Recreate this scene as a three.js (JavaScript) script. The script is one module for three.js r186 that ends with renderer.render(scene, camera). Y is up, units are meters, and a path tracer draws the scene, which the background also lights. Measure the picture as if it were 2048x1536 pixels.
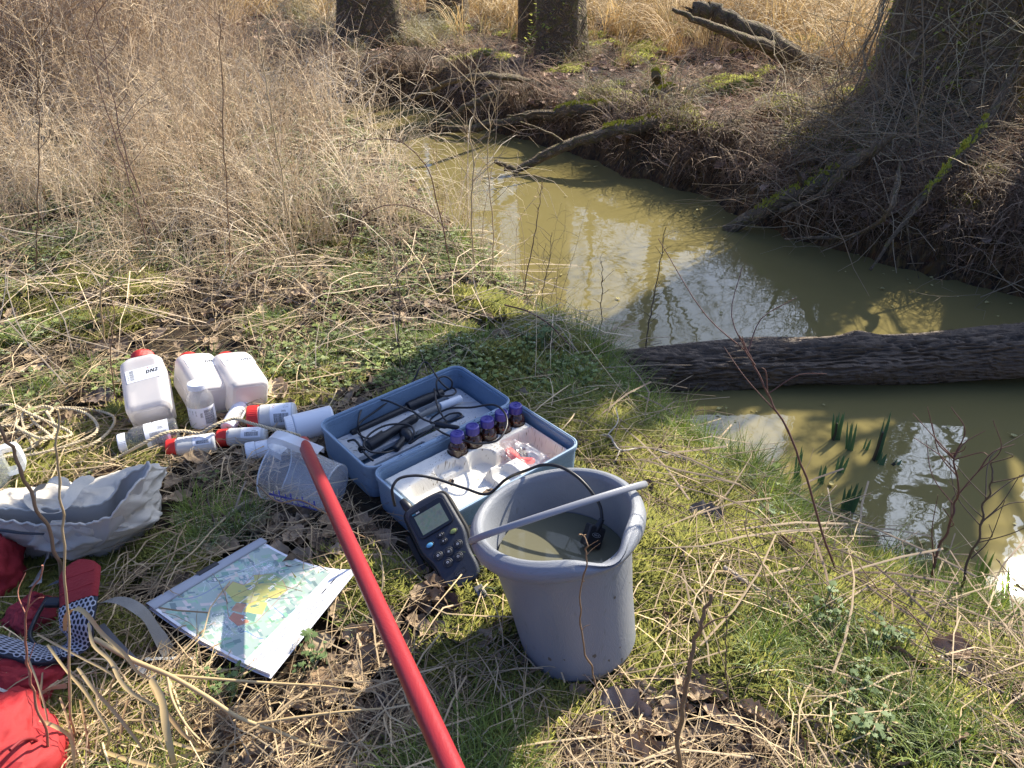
import * as THREE from 'three';
import { mergeGeometries } from 'three/addons/utils/BufferGeometryUtils.js';
import { RoundedBoxGeometry } from 'three/addons/geometries/RoundedBoxGeometry.js';
import { ImprovedNoise } from 'three/addons/math/ImprovedNoise.js';

// ---------------------------------------------------------------- camera, sky, sun, exposure
const scene = new THREE.Scene();
const FOV = 53, PITCH = THREE.MathUtils.degToRad(32), EYE = 1.2;
const camera = new THREE.PerspectiveCamera(FOV, 4 / 3, 0.05, 600);
camera.position.set(0, EYE, 0);
camera.rotation.set(-PITCH, 0, 0);
scene.add(camera);
const renderer = new THREE.WebGLRenderer({ antialias: true });
renderer.toneMapping = THREE.LinearToneMapping;
renderer.toneMappingExposure = 2.1;
renderer.shadowMap.enabled = true;
const SUN = new THREE.Vector3(0.535, 0.609, -0.586).normalize();
{
  const sun = new THREE.DirectionalLight(new THREE.Color(1, 0.91, 0.74), 5);
  sun.name = 'sun';
  sun.position.copy(SUN).multiplyScalar(30);
  sun.castShadow = true;
  sun.shadow.radius = 1;
  const c = sun.shadow.camera; c.left = -15; c.right = 15; c.top = 15; c.bottom = -15; c.far = 80;
  sun.shadow.mapSize.set(4096, 4096);
  scene.add(sun, sun.target);
  // clear spring sky: deeper blue overhead, pale at the horizon, brighter round the sun
  const W = 512, Hh = 256, data = new Float32Array(W * Hh * 4);
  for (let j = 0; j < Hh; j++) {
    const up = ((j + 0.5) / Hh - 0.5) * Math.PI, y = Math.sin(up);
    for (let i = 0; i < W; i++) {
      const a = ((i + 0.5) / W - 0.5) * 2 * Math.PI;
      const x = Math.cos(a) * Math.cos(up), z = Math.sin(a) * Math.cos(up);
      const cs = Math.max(-1, x * SUN.x + y * SUN.y + z * SUN.z);
      const h = Math.pow(1 - Math.max(0, y), 3.0);
      const glow = 1.0 * Math.pow(Math.max(0, cs), 4) + 1.6 * Math.pow(Math.max(0, cs), 30);
      const k = (j * W + i) * 4;
      data[k] = 0.05 + 0.24 * h + glow * 0.86;
      data[k + 1] = 0.105 + 0.26 * h + glow * 0.94;
      data[k + 2] = 0.28 + 0.26 * h + glow * 1.08;
      data[k + 3] = 1;
      if (y < -0.02) { data[k] = 0.1; data[k + 1] = 0.09; data[k + 2] = 0.06; }
    }
  }
  const sky = new THREE.DataTexture(data, W, Hh, THREE.RGBAFormat, THREE.FloatType);
  sky.mapping = THREE.EquirectangularReflectionMapping;
  sky.magFilter = THREE.LinearFilter; sky.needsUpdate = true;
  scene.background = sky; scene.environment = sky;
}

// ---------------------------------------------------------------- helpers
const V = (x, y, z) => new THREE.Vector3(x, y, z);
const PI = Math.PI, clamp = THREE.MathUtils.clamp, lerp = THREE.MathUtils.lerp, sstep = THREE.MathUtils.smoothstep;
function rng(seed) { let s = seed | 0; return () => { s = (s + 0x6d2b79f5) | 0; let t = Math.imul(s ^ (s >>> 15), 1 | s); t = (t + Math.imul(t ^ (t >>> 7), 61 | t)) ^ t; return ((t ^ (t >>> 14)) >>> 0) / 4294967296; }; }
const imp = new ImprovedNoise();
const noise = (x, y, z = 0) => imp.noise(x + 11.3, y + 5.7, z + 3.1);
const fbm = (x, y, z = 0, o = 4) => { let s = 0, a = 0.5, f = 1; for (let i = 0; i < o; i++) { s += a * noise(x * f, y * f, z * f + i * 7); a *= 0.5; f *= 2.03; } return s; };
// real positions worked out from the photograph: where the sight line of a photograph pixel (2048 x 1536) meets a level or an upright plane
const FPX = 768 / Math.tan(THREE.MathUtils.degToRad(FOV / 2)), CP = Math.cos(PITCH), SP = Math.sin(PITCH);
function sight(px, py) { const x = (px - 1024) / FPX, y = -(py - 768) / FPX; return V(x, -SP + y * CP, -CP - y * SP); }
function P(px, py, h = 0) { const d = sight(px, py); const t = (h - EYE) / d.y; return V(d.x * t, h, d.z * t); }
function PZ(px, py, z) { const d = sight(px, py); const t = z / d.z; return V(d.x * t, EYE + d.y * t, z); }
const col = (r, g, b) => new THREE.Color(r, g, b);
const used = {};
function numbered(n) { const k = (used[n] = (used[n] ?? -1) + 1); return k ? `${n}_${String(k).padStart(3, '0')}` : n; }
function obj(name, geo, mat, parent = scene) {
  const m = new THREE.Mesh(geo, mat);
  m.name = parent === scene ? numbered(name) : name;
  m.castShadow = m.receiveShadow = true;
  parent.add(m);
  return m;
}
function tag(o, label, category, group, kind) {
  if (label) o.userData.label = label;
  if (category) o.userData.category = category;
  if (group) o.userData.group = group;
  if (kind) o.userData.kind = kind;
  return o;
}
function thing(name, label, category, pos, group) {
  const g = new THREE.Group(); g.name = numbered(name);
  if (pos) g.position.copy(pos);
  scene.add(g);
  return tag(g, label, category, group);
}
const yawQ = (a) => new THREE.Quaternion().setFromAxisAngle(V(0, 1, 0), a);
// orientation whose local Y is `axis` and whose local Z leans towards `face`
function frameQ(axis, face) {
  const y = axis.clone().normalize(), x = new THREE.Vector3().crossVectors(y, face).normalize(), z = new THREE.Vector3().crossVectors(x, y);
  return new THREE.Quaternion().setFromRotationMatrix(new THREE.Matrix4().makeBasis(x, y, z));
}
class MB {
  constructor() { this.p = []; this.n = []; this.u = []; this.c = []; this.i = []; }
  get nv() { return this.p.length / 3; }
  v(x, y, z, nx, ny, nz, u = 0, w = 0, c = null) { this.p.push(x, y, z); this.n.push(nx, ny, nz); this.u.push(u, w); if (c) this.c.push(c.r, c.g, c.b); return this.p.length / 3 - 1; }
  // a tube along pts (Vector3[]), rad number|array|fn(t)
  tube(pts, rad, sides = 5, c = null, caps = true, flat = 1, flatDir = null) {
    const N = pts.length, R = (k) => typeof rad === 'number' ? rad : Array.isArray(rad) ? rad[k] : rad(k / (N - 1));
    let T = pts[1].clone().sub(pts[0]).normalize();
    let A = flatDir ? flatDir.clone() : Math.abs(T.y) < 0.9 ? V(0, 1, 0) : V(1, 0, 0);
    A.addScaledVector(T, -A.dot(T)).normalize();
    const start = this.nv; let len = 0;
    for (let k = 0; k < N; k++) {
      const t = pts[Math.min(N - 1, k + 1)].clone().sub(pts[Math.max(0, k - 1)]).normalize();
      A.addScaledVector(t, -A.dot(t)).normalize();
      const B = new THREE.Vector3().crossVectors(t, A);
      const r = R(k);
      if (k) len += pts[k].distanceTo(pts[k - 1]);
      for (let s = 0; s <= sides; s++) {
        const a = (s / sides) * 2 * PI, ca = Math.cos(a), sa = Math.sin(a);
        const nx = A.x * ca / flat + B.x * sa, ny = A.y * ca / flat + B.y * sa, nz = A.z * ca / flat + B.z * sa, l = Math.hypot(nx, ny, nz);
        this.v(pts[k].x + r * (A.x * ca * flat + B.x * sa), pts[k].y + r * (A.y * ca * flat + B.y * sa), pts[k].z + r * (A.z * ca * flat + B.z * sa), nx / l, ny / l, nz / l, (s / sides) * 2 * PI * r, len, c);
      }
    }
    for (let k = 0; k < N - 1; k++) for (let s = 0; s < sides; s++) {
      const a = start + k * (sides + 1) + s, b = a + sides + 1;
      this.i.push(a, a + 1, b, b, a + 1, b + 1);
    }
    if (caps) for (const k of [0, N - 1]) {
      const t = (k ? pts[k].clone().sub(pts[k - 1]) : pts[0].clone().sub(pts[1])).normalize();
      const o = this.v(pts[k].x, pts[k].y, pts[k].z, t.x, t.y, t.z, 0, 0, c), b0 = start + k * (sides + 1);
      const base = this.nv;
      for (let s = 0; s <= sides; s++) { const q = (b0 + s) * 3; this.v(this.p[q], this.p[q + 1], this.p[q + 2], t.x, t.y, t.z, 0, 0, c); }
      for (let s = 0; s < sides; s++) k ? this.i.push(o, base + s, base + s + 1) : this.i.push(o, base + s + 1, base + s);
    }
    return this;
  }
  // a folded blade along pts; side = direction across
  blade(pts, w, side, c = null, fold = 0.25) {
    const N = pts.length, start = this.nv;
    for (let k = 0; k < N; k++) {
      const t = pts[Math.min(N - 1, k + 1)].clone().sub(pts[Math.max(0, k - 1)]).normalize();
      const S = side.clone().addScaledVector(t, -side.dot(t)).normalize(), n = new THREE.Vector3().crossVectors(S, t);
      const ww = typeof w === 'number' ? w * (1 - Math.pow(k / (N - 1), 2) * 0.9) : Array.isArray(w) ? w[k] : w(k / (N - 1));
      for (const s of [-1, 0, 1]) {
        const d = s === 0 ? -fold * ww : 0, q = n.clone().addScaledVector(S, s * fold).normalize();
        this.v(pts[k].x + S.x * s * ww + n.x * d, pts[k].y + S.y * s * ww + n.y * d, pts[k].z + S.z * s * ww + n.z * d, q.x, q.y, q.z, (s + 1) / 2, k / (N - 1), c);
      }
    }
    for (let k = 0; k < N - 1; k++) for (let s = 0; s < 2; s++) { const a = start + k * 3 + s, b = a + 3; this.i.push(a, a + 1, b, b, a + 1, b + 1); }
    return this;
  }
  // a surface f(u,v) -> Vector3, nu x nv cells
  surf(f, nu, nv, c = null, flip = false) {
    const start = this.nv, g = [];
    for (let j = 0; j <= nv; j++) for (let i = 0; i <= nu; i++) g.push(f(i / nu, j / nv));
    const at = (i, j) => g[clamp(j, 0, nv) * (nu + 1) + clamp(i, 0, nu)];
    for (let j = 0; j <= nv; j++) for (let i = 0; i <= nu; i++) {
      const q = at(i, j), n = at(i + 1, j).clone().sub(at(i - 1, j)).cross(at(i, j + 1).clone().sub(at(i, j - 1))).normalize();
      if (flip) n.negate();
      this.v(q.x, q.y, q.z, n.x, n.y, n.z, i / nu, j / nv, c);
    }
    for (let j = 0; j < nv; j++) for (let i = 0; i < nu; i++) {
      const a = start + j * (nu + 1) + i, b = a + nu + 1;
      flip ? this.i.push(a, b, a + 1, b, b + 1, a + 1) : this.i.push(a, a + 1, b, b, a + 1, b + 1);
    }
    return this;
  }
  geo() {
    const g = new THREE.BufferGeometry();
    g.setAttribute('position', new THREE.Float32BufferAttribute(this.p, 3));
    g.setAttribute('normal', new THREE.Float32BufferAttribute(this.n, 3));
    g.setAttribute('uv', new THREE.Float32BufferAttribute(this.u, 2));
    if (this.c.length) g.setAttribute('color', new THREE.Float32BufferAttribute(this.c, 3));
    g.setIndex(this.i);
    return g;
  }
}
const curve = (pts, n, closed = false) => new THREE.CatmullRomCurve3(pts, closed, 'centripetal').getPoints(n);
const lathe = (pts, seg = 40) => new THREE.LatheGeometry(pts.map(([r, y]) => new THREE.Vector2(Math.max(r, 1e-5), y)), seg);
function rrect(w, h, r) { const s = new THREE.Shape(), x = w / 2, y = h / 2; s.moveTo(-x + r, -y); s.lineTo(x - r, -y); s.absarc(x - r, -y + r, r, -PI / 2, 0); s.lineTo(x, y - r); s.absarc(x - r, y - r, r, 0, PI / 2); s.lineTo(-x + r, y); s.absarc(-x + r, y - r, r, PI / 2, PI); s.lineTo(-x, -y + r); s.absarc(-x + r, -y + r, r, PI, 1.5 * PI); return s; }
const extrude = (s, d, b = 0.001, seg = 2, cs = 8) => new THREE.ExtrudeGeometry(s, { depth: d, bevelEnabled: b > 0, bevelSize: b, bevelThickness: b, bevelOffset: -b, bevelSegments: seg, curveSegments: cs });
function noIndexMerge(list) { return mergeGeometries(list.map((g) => { const q = g.index ? g.toNonIndexed() : g.clone(); for (const k of Object.keys(q.attributes)) if (!['position', 'normal', 'uv'].includes(k)) q.deleteAttribute(k); return q; })); }
const std = (c, r = 0.7, o = {}) => new THREE.MeshStandardMaterial({ color: Array.isArray(c) ? col(...c) : c, roughness: r, side: THREE.DoubleSide, ...o });
const phy = (c, r = 0.5, o = {}) => new THREE.MeshPhysicalMaterial({ color: Array.isArray(c) ? col(...c) : c, roughness: r, side: THREE.DoubleSide, ...o });
function dataTex(w, h, f, srgb = false) {
  const d = new Uint8Array(w * h * 4);
  for (let y = 0; y < h; y++) for (let x = 0; x < w; x++) { const c = f(x / w, y / h), k = (y * w + x) * 4; d[k] = clamp(c[0], 0, 1) * 255; d[k + 1] = clamp(c[1], 0, 1) * 255; d[k + 2] = clamp(c[2], 0, 1) * 255; d[k + 3] = 255; }
  const t = new THREE.DataTexture(d, w, h); t.wrapS = t.wrapT = THREE.RepeatWrapping; t.magFilter = THREE.LinearFilter; t.needsUpdate = true;
  if (srgb) t.colorSpace = THREE.SRGBColorSpace;
  return t;
}
function canvasTex(w, h, draw) { const c = document.createElement('canvas'); c.width = w; c.height = h; draw(c.getContext('2d'), w, h); const t = new THREE.CanvasTexture(c); t.colorSpace = THREE.SRGBColorSpace; t.wrapS = t.wrapT = THREE.RepeatWrapping; return t; }
// noise that tiles over the unit square
function tileNoise(u, v, f, seed = 0) {
  const a = u * 2 * PI, b = v * 2 * PI, k = f / (2 * PI);
  return noise(Math.cos(a) * k + seed, Math.sin(a) * k + Math.cos(b) * k * 1.3, Math.sin(b) * k * 1.3 + seed * 1.7);
}
const grainTex = dataTex(256, 256, (u, v) => { const n = 0.5 + 0.55 * (tileNoise(u, v, 14) * 0.5 + tileNoise(u, v, 40, 3) * 0.5 + tileNoise(u, v, 90, 9) * 0.4); return [n, n, n]; });
const rep = (t, x, y = x) => { const c = t.clone(); c.repeat.set(x, y); c.needsUpdate = true; return c; };
// ---------------------------------------------------------------- terrain and stream
const WATER = -0.2;
const nearLine = [[-16, -13], [-9, -8.6], [-4.4, -6.75], [-2.3, -6.15], [-1.18, -5.72], [-0.74, -4.84], [-0.42, -3.95], [-0.05, -3.1], [0.15, -2.72], [0.2, -2.48], [0.4, -2.3], [0.48, -2.0], [0.55, -1.79], [0.7, -1.62], [0.79, -1.42], [0.93, -1.3], [1.01, -1.22], [1.14, -1.12], [1.5, -0.85], [2.4, -0.3], [5, 1.0], [14, 5]];
const farLine = [[-16, -14.6], [-9, -9.9], [-4.4, -7.75], [-2.6, -7.05], [-1.77, -6.75], [-1.34, -6.63], [-0.7, -6.45], [-0.3, -5.95], [-0.09, -5.58], [0.41, -5.07], [0.69, -4.63], [1.05, -4.21], [1.19, -3.85], [1.41, -3.57], [1.74, -3.21], [2.13, -2.9], [2.7, -2.55], [4, -1.9], [7, -0.6], [16, 3]];
function distTo(line, x, z) {
  let best = 1e9, sgn = 1;
  for (let k = 0; k < line.length - 1; k++) {
    const [ax, az] = line[k], [bx, bz] = line[k + 1], dx = bx - ax, dz = bz - az;
    const t = clamp(((x - ax) * dx + (z - az) * dz) / (dx * dx + dz * dz), 0, 1);
    const qx = x - ax - dx * t, qz = z - az - dz * t, d = qx * qx + qz * qz;
    if (d < best) { best = d; sgn = dx * qz - dz * qx; }
  }
  return (sgn > 0 ? 1 : -1) * Math.sqrt(best);
}
// dN > 0 on the near bank, dF > 0 on the far bank, both negative over the water
const GX0 = -15, GZ0 = -20, GS = 0.05, GW = 601, GH = 461, dN = new Float32Array(GW * GH), dF = new Float32Array(GW * GH);
for (let j = 0; j < GH; j++) for (let i = 0; i < GW; i++) {
  const x = GX0 + i * GS, z = GZ0 + j * GS;
  dN[j * GW + i] = distTo(nearLine, x, z); dF[j * GW + i] = -distTo(farLine, x, z);
}
function grid(a, x, z) {
  const fx = clamp((x - GX0) / GS, 0, GW - 1.001), fz = clamp((z - GZ0) / GS, 0, GH - 1.001), i = fx | 0, j = fz | 0, u = fx - i, v = fz - j, k = j * GW + i;
  return (a[k] * (1 - u) + a[k + 1] * u) * (1 - v) + (a[k + GW] * (1 - u) + a[k + GW + 1] * u) * v;
}
const inGrid = (x, z) => x > GX0 && x < GX0 + (GW - 1) * GS && z > GZ0 && z < GZ0 + (GH - 1) * GS;
function shore(x, z) { // [distance to the near bank's edge, to the far bank's edge]
  if (inGrid(x, z)) { const w = 0.07 * noise(x * 3.1, z * 3.1) + 0.04 * noise(x * 9, z * 9); return [grid(dN, x, z) + w, grid(dF, x, z) + w]; }
  return z > -2 + 0.35 * x ? [3, -5] : [-5, 6];
}
const GEAR = []; // flat places under the equipment: [x, z, radius, height]
function H(x, z) {
  const [n, f] = shore(x, z);
  let h;
  if (n > 0) {
    const top = 0.006 + 0.05 * fbm(x * 1.1, z * 1.1, 2, 3) * sstep(n, 0.1, 1) + 0.03 * fbm(x * 5, z * 5, 1, 3) + 0.02 * Math.max(0, -z - 2.2) + 0.015 * Math.max(0, -x - 1) - 0.1 * Math.exp(-Math.pow((x + 1.0) / 0.7, 2) - Math.pow((z + 2.95) / 0.28, 2));
    h = WATER - 0.03 + (top - WATER + 0.03) * (1 - Math.exp(-n / 0.13));
    for (const [gx, gz, r, y] of GEAR) { const d = Math.hypot(x - gx, z - gz); if (d < r * 1.7) h = lerp(y, h, sstep(d, r * 0.85, r * 1.7)); }
  } else if (f > 0) {
    const top = 0.07 + 0.16 * sstep(x, 0.6, 2.4) * sstep(f, 0, 1.2) + 0.008 * Math.min(f, 4) + 0.08 * fbm(x * 0.9, z * 0.9, 5, 3) + 0.05 * fbm(x * 4, z * 4, 8, 3);
    h = WATER - 0.04 + (top - WATER + 0.04) * (1 - Math.exp(-f / 0.12));
  } else h = WATER - 0.04 - 0.4 * sstep(Math.min(-n, -f), 0, 0.5);
  return h;
}
const litterTex = canvasTex(1024, 1024, (g, w, h) => {
  const r = rng(5);
  g.fillStyle = '#8a7a64'; g.fillRect(0, 0, w, h);
  for (let k = 0; k < 9000; k++) {
    const x = r() * w, y = r() * h, s = 3 + r() * 16, L = 22 + r() * 50;
    g.fillStyle = `hsla(${28 + r() * 22},${15 + r() * 28}%,${L}%,0.8)`;
    for (const ox of [0, w]) for (const oy of [0, h]) { g.save(); g.translate(x - (x + s > w ? ox : 0), y - (y + s > h ? oy : 0)); g.rotate(r() * 6.3); g.beginPath(); g.ellipse(0, 0, s, s * (0.15 + 0.4 * r()), 0, 0, 7); g.fill(); g.restore(); if (x + s < w && y + s < h) break; }
  }
  for (let k = 0; k < 2600; k++) {
    const x = r() * w, y = r() * h, a = r() * 6.3, l = 10 + r() * 70;
    g.strokeStyle = `hsla(${30 + r() * 14},${20 + r() * 25}%,${40 + r() * 40}%,0.85)`; g.lineWidth = 0.8 + r() * 1.8;
    g.beginPath(); g.moveTo(x, y); g.quadraticCurveTo(x + Math.cos(a) * l * 0.5 + r() * 9, y + Math.sin(a) * l * 0.5, x + Math.cos(a) * l, y + Math.sin(a) * l); g.stroke();
  }
});
// where moss, grass and bare litter lie (used for the ground's own colour and for what grows on it)
const mossAt = (x, z) => sstep(fbm(x * 1.7, z * 1.7, 20, 3) + 0.25 * sstep(x + 0.35 * (z + 1), -0.6, 0.5) - (z < -2.1 ? 0.05 : 0) + 0.3 * noise(x * 6, z * 6, 33), 0.02, 0.2);
const grassAt = (x, z) => sstep(fbm(x * 3.3, z * 3.3, 40, 3) + 0.08 * sstep(x, -0.2, 0.5), 0.1, 0.26);
GEAR.push([0.13, -0.985, 0.14, 0], [-0.1, -1.55, 0.26, 0], [-0.24, -1.62, 0.26, 0], [-0.5, -1.08, 0.2, 0], [-0.95, -1.8, 0.3, 0.0]);
function buildGround() {
  const NR = 430, NA = 560, A0 = -PI * 0.72, A1 = PI * 0.72, r0 = 0.2, r1 = 420;
  const p = new Float32Array(NR * NA * 3), uv = new Float32Array(NR * NA * 2), c = new Float32Array(NR * NA * 3), idx = [];
  for (let j = 0; j < NR; j++) {
    const rr = r0 * Math.pow(r1 / r0, j / (NR - 1));
    for (let i = 0; i < NA; i++) {
      const t = i / (NA - 1) * 2 - 1, a = (t * 0.55 + 0.45 * t * t * t) * A1, x = Math.sin(a) * rr, z = -Math.cos(a) * rr, k = j * NA + i;
      p[k * 3] = x; p[k * 3 + 1] = H(x, z); p[k * 3 + 2] = z;
      uv[k * 2] = x / 0.9; uv[k * 2 + 1] = z / 0.9;
      const [n, f] = shore(x, z);
      const m = n > 0 ? mossAt(x, z) * 0.8 : 0.12, soil = sstep(fbm(x * 3, z * 3, 60, 3), 0.02, 0.25);
      let R = lerp(0.26, 0.11, soil), G = lerp(0.2, 0.078, soil), B = lerp(0.13, 0.048, soil);
      R = lerp(R, 0.1, m); G = lerp(G, 0.1, m); B = lerp(B, 0.028, m);
      const wet = n > 0 ? sstep(n, 0.16, 0.02) : f > 0 ? sstep(f, 0.3, 0.05) : 1; // bare dark mud at the water's edge
      c[k * 3] = lerp(R, 0.1, wet); c[k * 3 + 1] = lerp(G, 0.08, wet); c[k * 3 + 2] = lerp(B, 0.05, wet);
    }
  }
  for (let j = 0; j < NR - 1; j++) for (let i = 0; i < NA - 1; i++) { const a = j * NA + i, b = a + NA; idx.push(a, a + 1, b, b, a + 1, b + 1); }
  const g = new THREE.BufferGeometry();
  g.setAttribute('position', new THREE.BufferAttribute(p, 3)); g.setAttribute('uv', new THREE.BufferAttribute(uv, 2)); g.setAttribute('color', new THREE.BufferAttribute(c, 3));
  g.setIndex(idx); g.computeVertexNormals();
  return g;
}
tag(obj('ground', buildGround(), std([1, 1, 1], 0.95, { map: litterTex, vertexColors: true, bumpMap: litterTex, bumpScale: 0.006 })), null, null, null, 'structure');
{
  const ripple = dataTex(512, 512, (u, v) => { const n = 0.5 + 0.3 * tileNoise(u, v, 10, 2) + 0.3 * tileNoise(u, v, 22, 5) + 0.1 * tileNoise(u, v, 50, 8); return [n, n, n]; });
  const s = new THREE.Shape();
  nearLine.forEach(([x, z], k) => { const q = [x - 0.5 * 0, z + 0.6]; k ? s.lineTo(q[0], -q[1]) : s.moveTo(q[0], -q[1]); });
  for (const [x, z] of farLine.slice().reverse()) s.lineTo(x, -(z - 0.6));
  const g = new THREE.ShapeGeometry(s); g.rotateX(-PI / 2); g.translate(0, WATER, 0);
  const uv = g.attributes.uv, pos = g.attributes.position;
  for (let k = 0; k < pos.count; k++) uv.setXY(k, pos.getX(k) / 1.6, pos.getZ(k) / 1.6);
  tag(obj('stream_water', g, phy([0.19, 0.158, 0.062], 0.02, { ior: 1.52, bumpMap: ripple, bumpScale: 0.0008 })), null, null, null, 'structure');
}
// ---------------------------------------------------------------- ground plants and litter
const BLOCK = []; // equipment footprints that nothing grows through: [x, z, radius]
BLOCK.push([0.13, -0.985, 0.125], [-0.5, -1.08, 0.1], [-0.42, -1.0, 0.09], [-0.58, -1.14, 0.1], [-0.36, -1.12, 0.07], [-0.12, -1.2, 0.07], [-0.08, -1.12, 0.06], [-0.62, -1.02, 0.07], [-0.52, -0.95, 0.07], [-0.46, -0.9, 0.06], [-0.4, -0.93, 0.06], [-0.68, -1.06, 0.05]);
for (let k = -2; k <= 2; k++) for (const s of [-0.06, 0.06]) { BLOCK.push([-0.245 + 0.756 * k * 0.085 - 0.655 * s, -1.615 - 0.655 * k * 0.085 - 0.756 * s, 0.085]); BLOCK.push([-0.085 + 0.756 * k * 0.085 - 0.655 * s, -1.42 - 0.655 * k * 0.085 - 0.756 * s, 0.085]); }
for (const [x, z, r] of [[-1.02, -1.82, 0.1], [-0.86, -1.84, 0.09], [-0.74, -1.84, 0.09], [-0.93, -1.63, 0.06], [-0.62, -1.63, 0.06], [-0.78, -1.6, 0.06], [-0.5, -1.43, 0.1], [-0.9, -1.3, 0.12], [-1.02, -1.3, 0.14], [-0.8, -1.28, 0.06]]) BLOCK.push([x, z, r]);
const free = (x, z, m = 0) => { for (const [bx, bz, r] of BLOCK) if ((x - bx) ** 2 + (z - bz) ** 2 < (r + m) ** 2) return false; return true; };
const mB = (c, o = {}) => phy(c, 1, { transmission: 0.45, thickness: 0, ...o }); // thin plant tissue: half the light goes through, scattered
const M = {
  moss: std([1, 1, 1], 1), grass: mB([1, 1, 1], { transmission: 0.5 }), straw: std([1, 1, 1], 0.8), reed: mB([1, 1, 1], { transmission: 0.3 }), leaf: mB([1, 1, 1], { transmission: 0.4 }), dead: std([1, 1, 1], 0.85), stem: std([1, 1, 1], 0.75),
};
function field(name, label, geos, n, seed, o) {
  const r = rng(seed), put = geos.map(() => []), cs = geos.map(() => []);
  const m = new THREE.Matrix4(), q = new THREE.Quaternion(), q2 = new THREE.Quaternion(), c = new THREE.Color();
  let made = 0, tries = 0;
  while (made < n && tries++ < n * 40) {
    let x, z;
    if (o.box) { x = lerp(o.box[0], o.box[1], r()); z = lerp(o.box[2], o.box[3], r()); }
    else { const rr = o.r0 * Math.pow(o.r1 / o.r0, r()), w = 0.72 + 0.45 * sstep(1.7 - rr, 0, 1), t = lerp(o.th?.[0] ?? -w, o.th?.[1] ?? w, r()); x = Math.sin(t) * rr; z = -Math.cos(t) * rr; }
    const a = o.accept(x, z, r);
    if (!a || r() > a) continue;
    if (o.free !== false && !free(x, z, o.margin ?? 0)) continue;
    const y = (o.y ? o.y(x, z) : H(x, z)) + (o.lift ? o.lift(r) : 0), s = o.scale(r, x, z);
    const tilt = (o.tilt ?? 0.25), ax = V(r() - 0.5, 0, r() - 0.5).normalize();
    q.setFromAxisAngle(V(0, 1, 0), r() * 2 * PI); q2.setFromAxisAngle(ax, (r() + r() - 1) * tilt); q.premultiply(q2);
    if (o.lean) { q2.setFromUnitVectors(V(0, 1, 0), o.lean(x, z, r).normalize()); q.premultiply(q2); }
    const k = (r() * geos.length) | 0;
    m.compose(V(x, y, z), q, typeof s === 'number' ? V(s, s, s) : s);
    put[k].push(m.clone()); o.color(c, r, x, z); cs[k].push(c.clone()); made++;
  }
  const g = new THREE.Group(); g.name = numbered(name); scene.add(g); tag(g, label, o.category, null, 'stuff');
  geos.forEach((geo, k) => {
    if (!put[k].length) return;
    const im = new THREE.InstancedMesh(geo, o.mat, put[k].length); im.name = o.part ?? 'tuft'; im.userData.kind = 'stuff';
    im.castShadow = im.receiveShadow = true;
    put[k].forEach((mm, i) => { im.setMatrixAt(i, mm); im.setColorAt(i, cs[k][i]); });
    g.add(im);
  });
  return g;
}
const many = (n, f) => Array.from({ length: n }, (_, k) => f(k));
// --- geometry of one tuft of each kind
function mossTuft(seed) { // short star-shaped shoots
  const r = rng(seed), b = new MB();
  for (let k = 0; k < 46; k++) {
    const a = r() * 6.283, d = Math.sqrt(r()) * 0.04, x = Math.cos(a) * d, z = Math.sin(a) * d, h = (0.012 + 0.014 * r()) * (1 - d * 9), t = 0.5 + r() * 0.5;
    for (let j = 0; j < 4; j++) {
      const y0 = h * (0.35 + 0.2 * j), e = a + j * 1.9 + r(), L = 0.006 + 0.004 * r(), dx = Math.cos(e), dz = Math.sin(e), w = 0.0013;
      const i0 = b.v(x - dz * w, y0, z + dx * w, 0, 1, 0, 0, 0, col(t, t, t)), i1 = b.v(x + dz * w, y0, z - dx * w, 0, 1, 0, 0, 0, col(t, t, t)), i2 = b.v(x + dx * L, y0 + L * (0.3 + 0.7 * r()), z + dz * L, dx * 0.5, 0.85, dz * 0.5, 0, 0, col(t * 1.15, t * 1.15, t));
      const ax = b.p[i1 * 3] - b.p[i0 * 3], az = b.p[i1 * 3 + 2] - b.p[i0 * 3 + 2], bx = b.p[i2 * 3] - b.p[i0 * 3], bz = b.p[i2 * 3 + 2] - b.p[i0 * 3 + 2];
      az * bx - ax * bz > 0 ? b.i.push(i0, i1, i2) : b.i.push(i0, i2, i1);
    }
  }
  return b.geo();
}
function grassTuft(seed, n, h0, h1, spread, w) {
  const r = rng(seed), b = new MB();
  for (let k = 0; k < n; k++) {
    const a = r() * 6.283, d = Math.sqrt(r()) * spread, h = lerp(h0, h1, r()), lean = (0.15 + 0.9 * r()) * h, e = a + (r() - 0.5) * 2;
    const pts = [0, 1, 2, 3, 4].map((j) => { const t = j / 4; return V(Math.cos(a) * d + Math.cos(e) * lean * t * t, h * (t - 0.25 * t * t * (lean / h)), Math.sin(a) * d + Math.sin(e) * lean * t * t); });
    const t = 0.65 + r() * 0.5;
    b.blade(pts, w * (0.7 + 0.6 * r()), V(-Math.sin(e), 0, Math.cos(e)), col(t, t, t * (0.7 + 0.4 * r())));
  }
  return b.geo();
}
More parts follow.
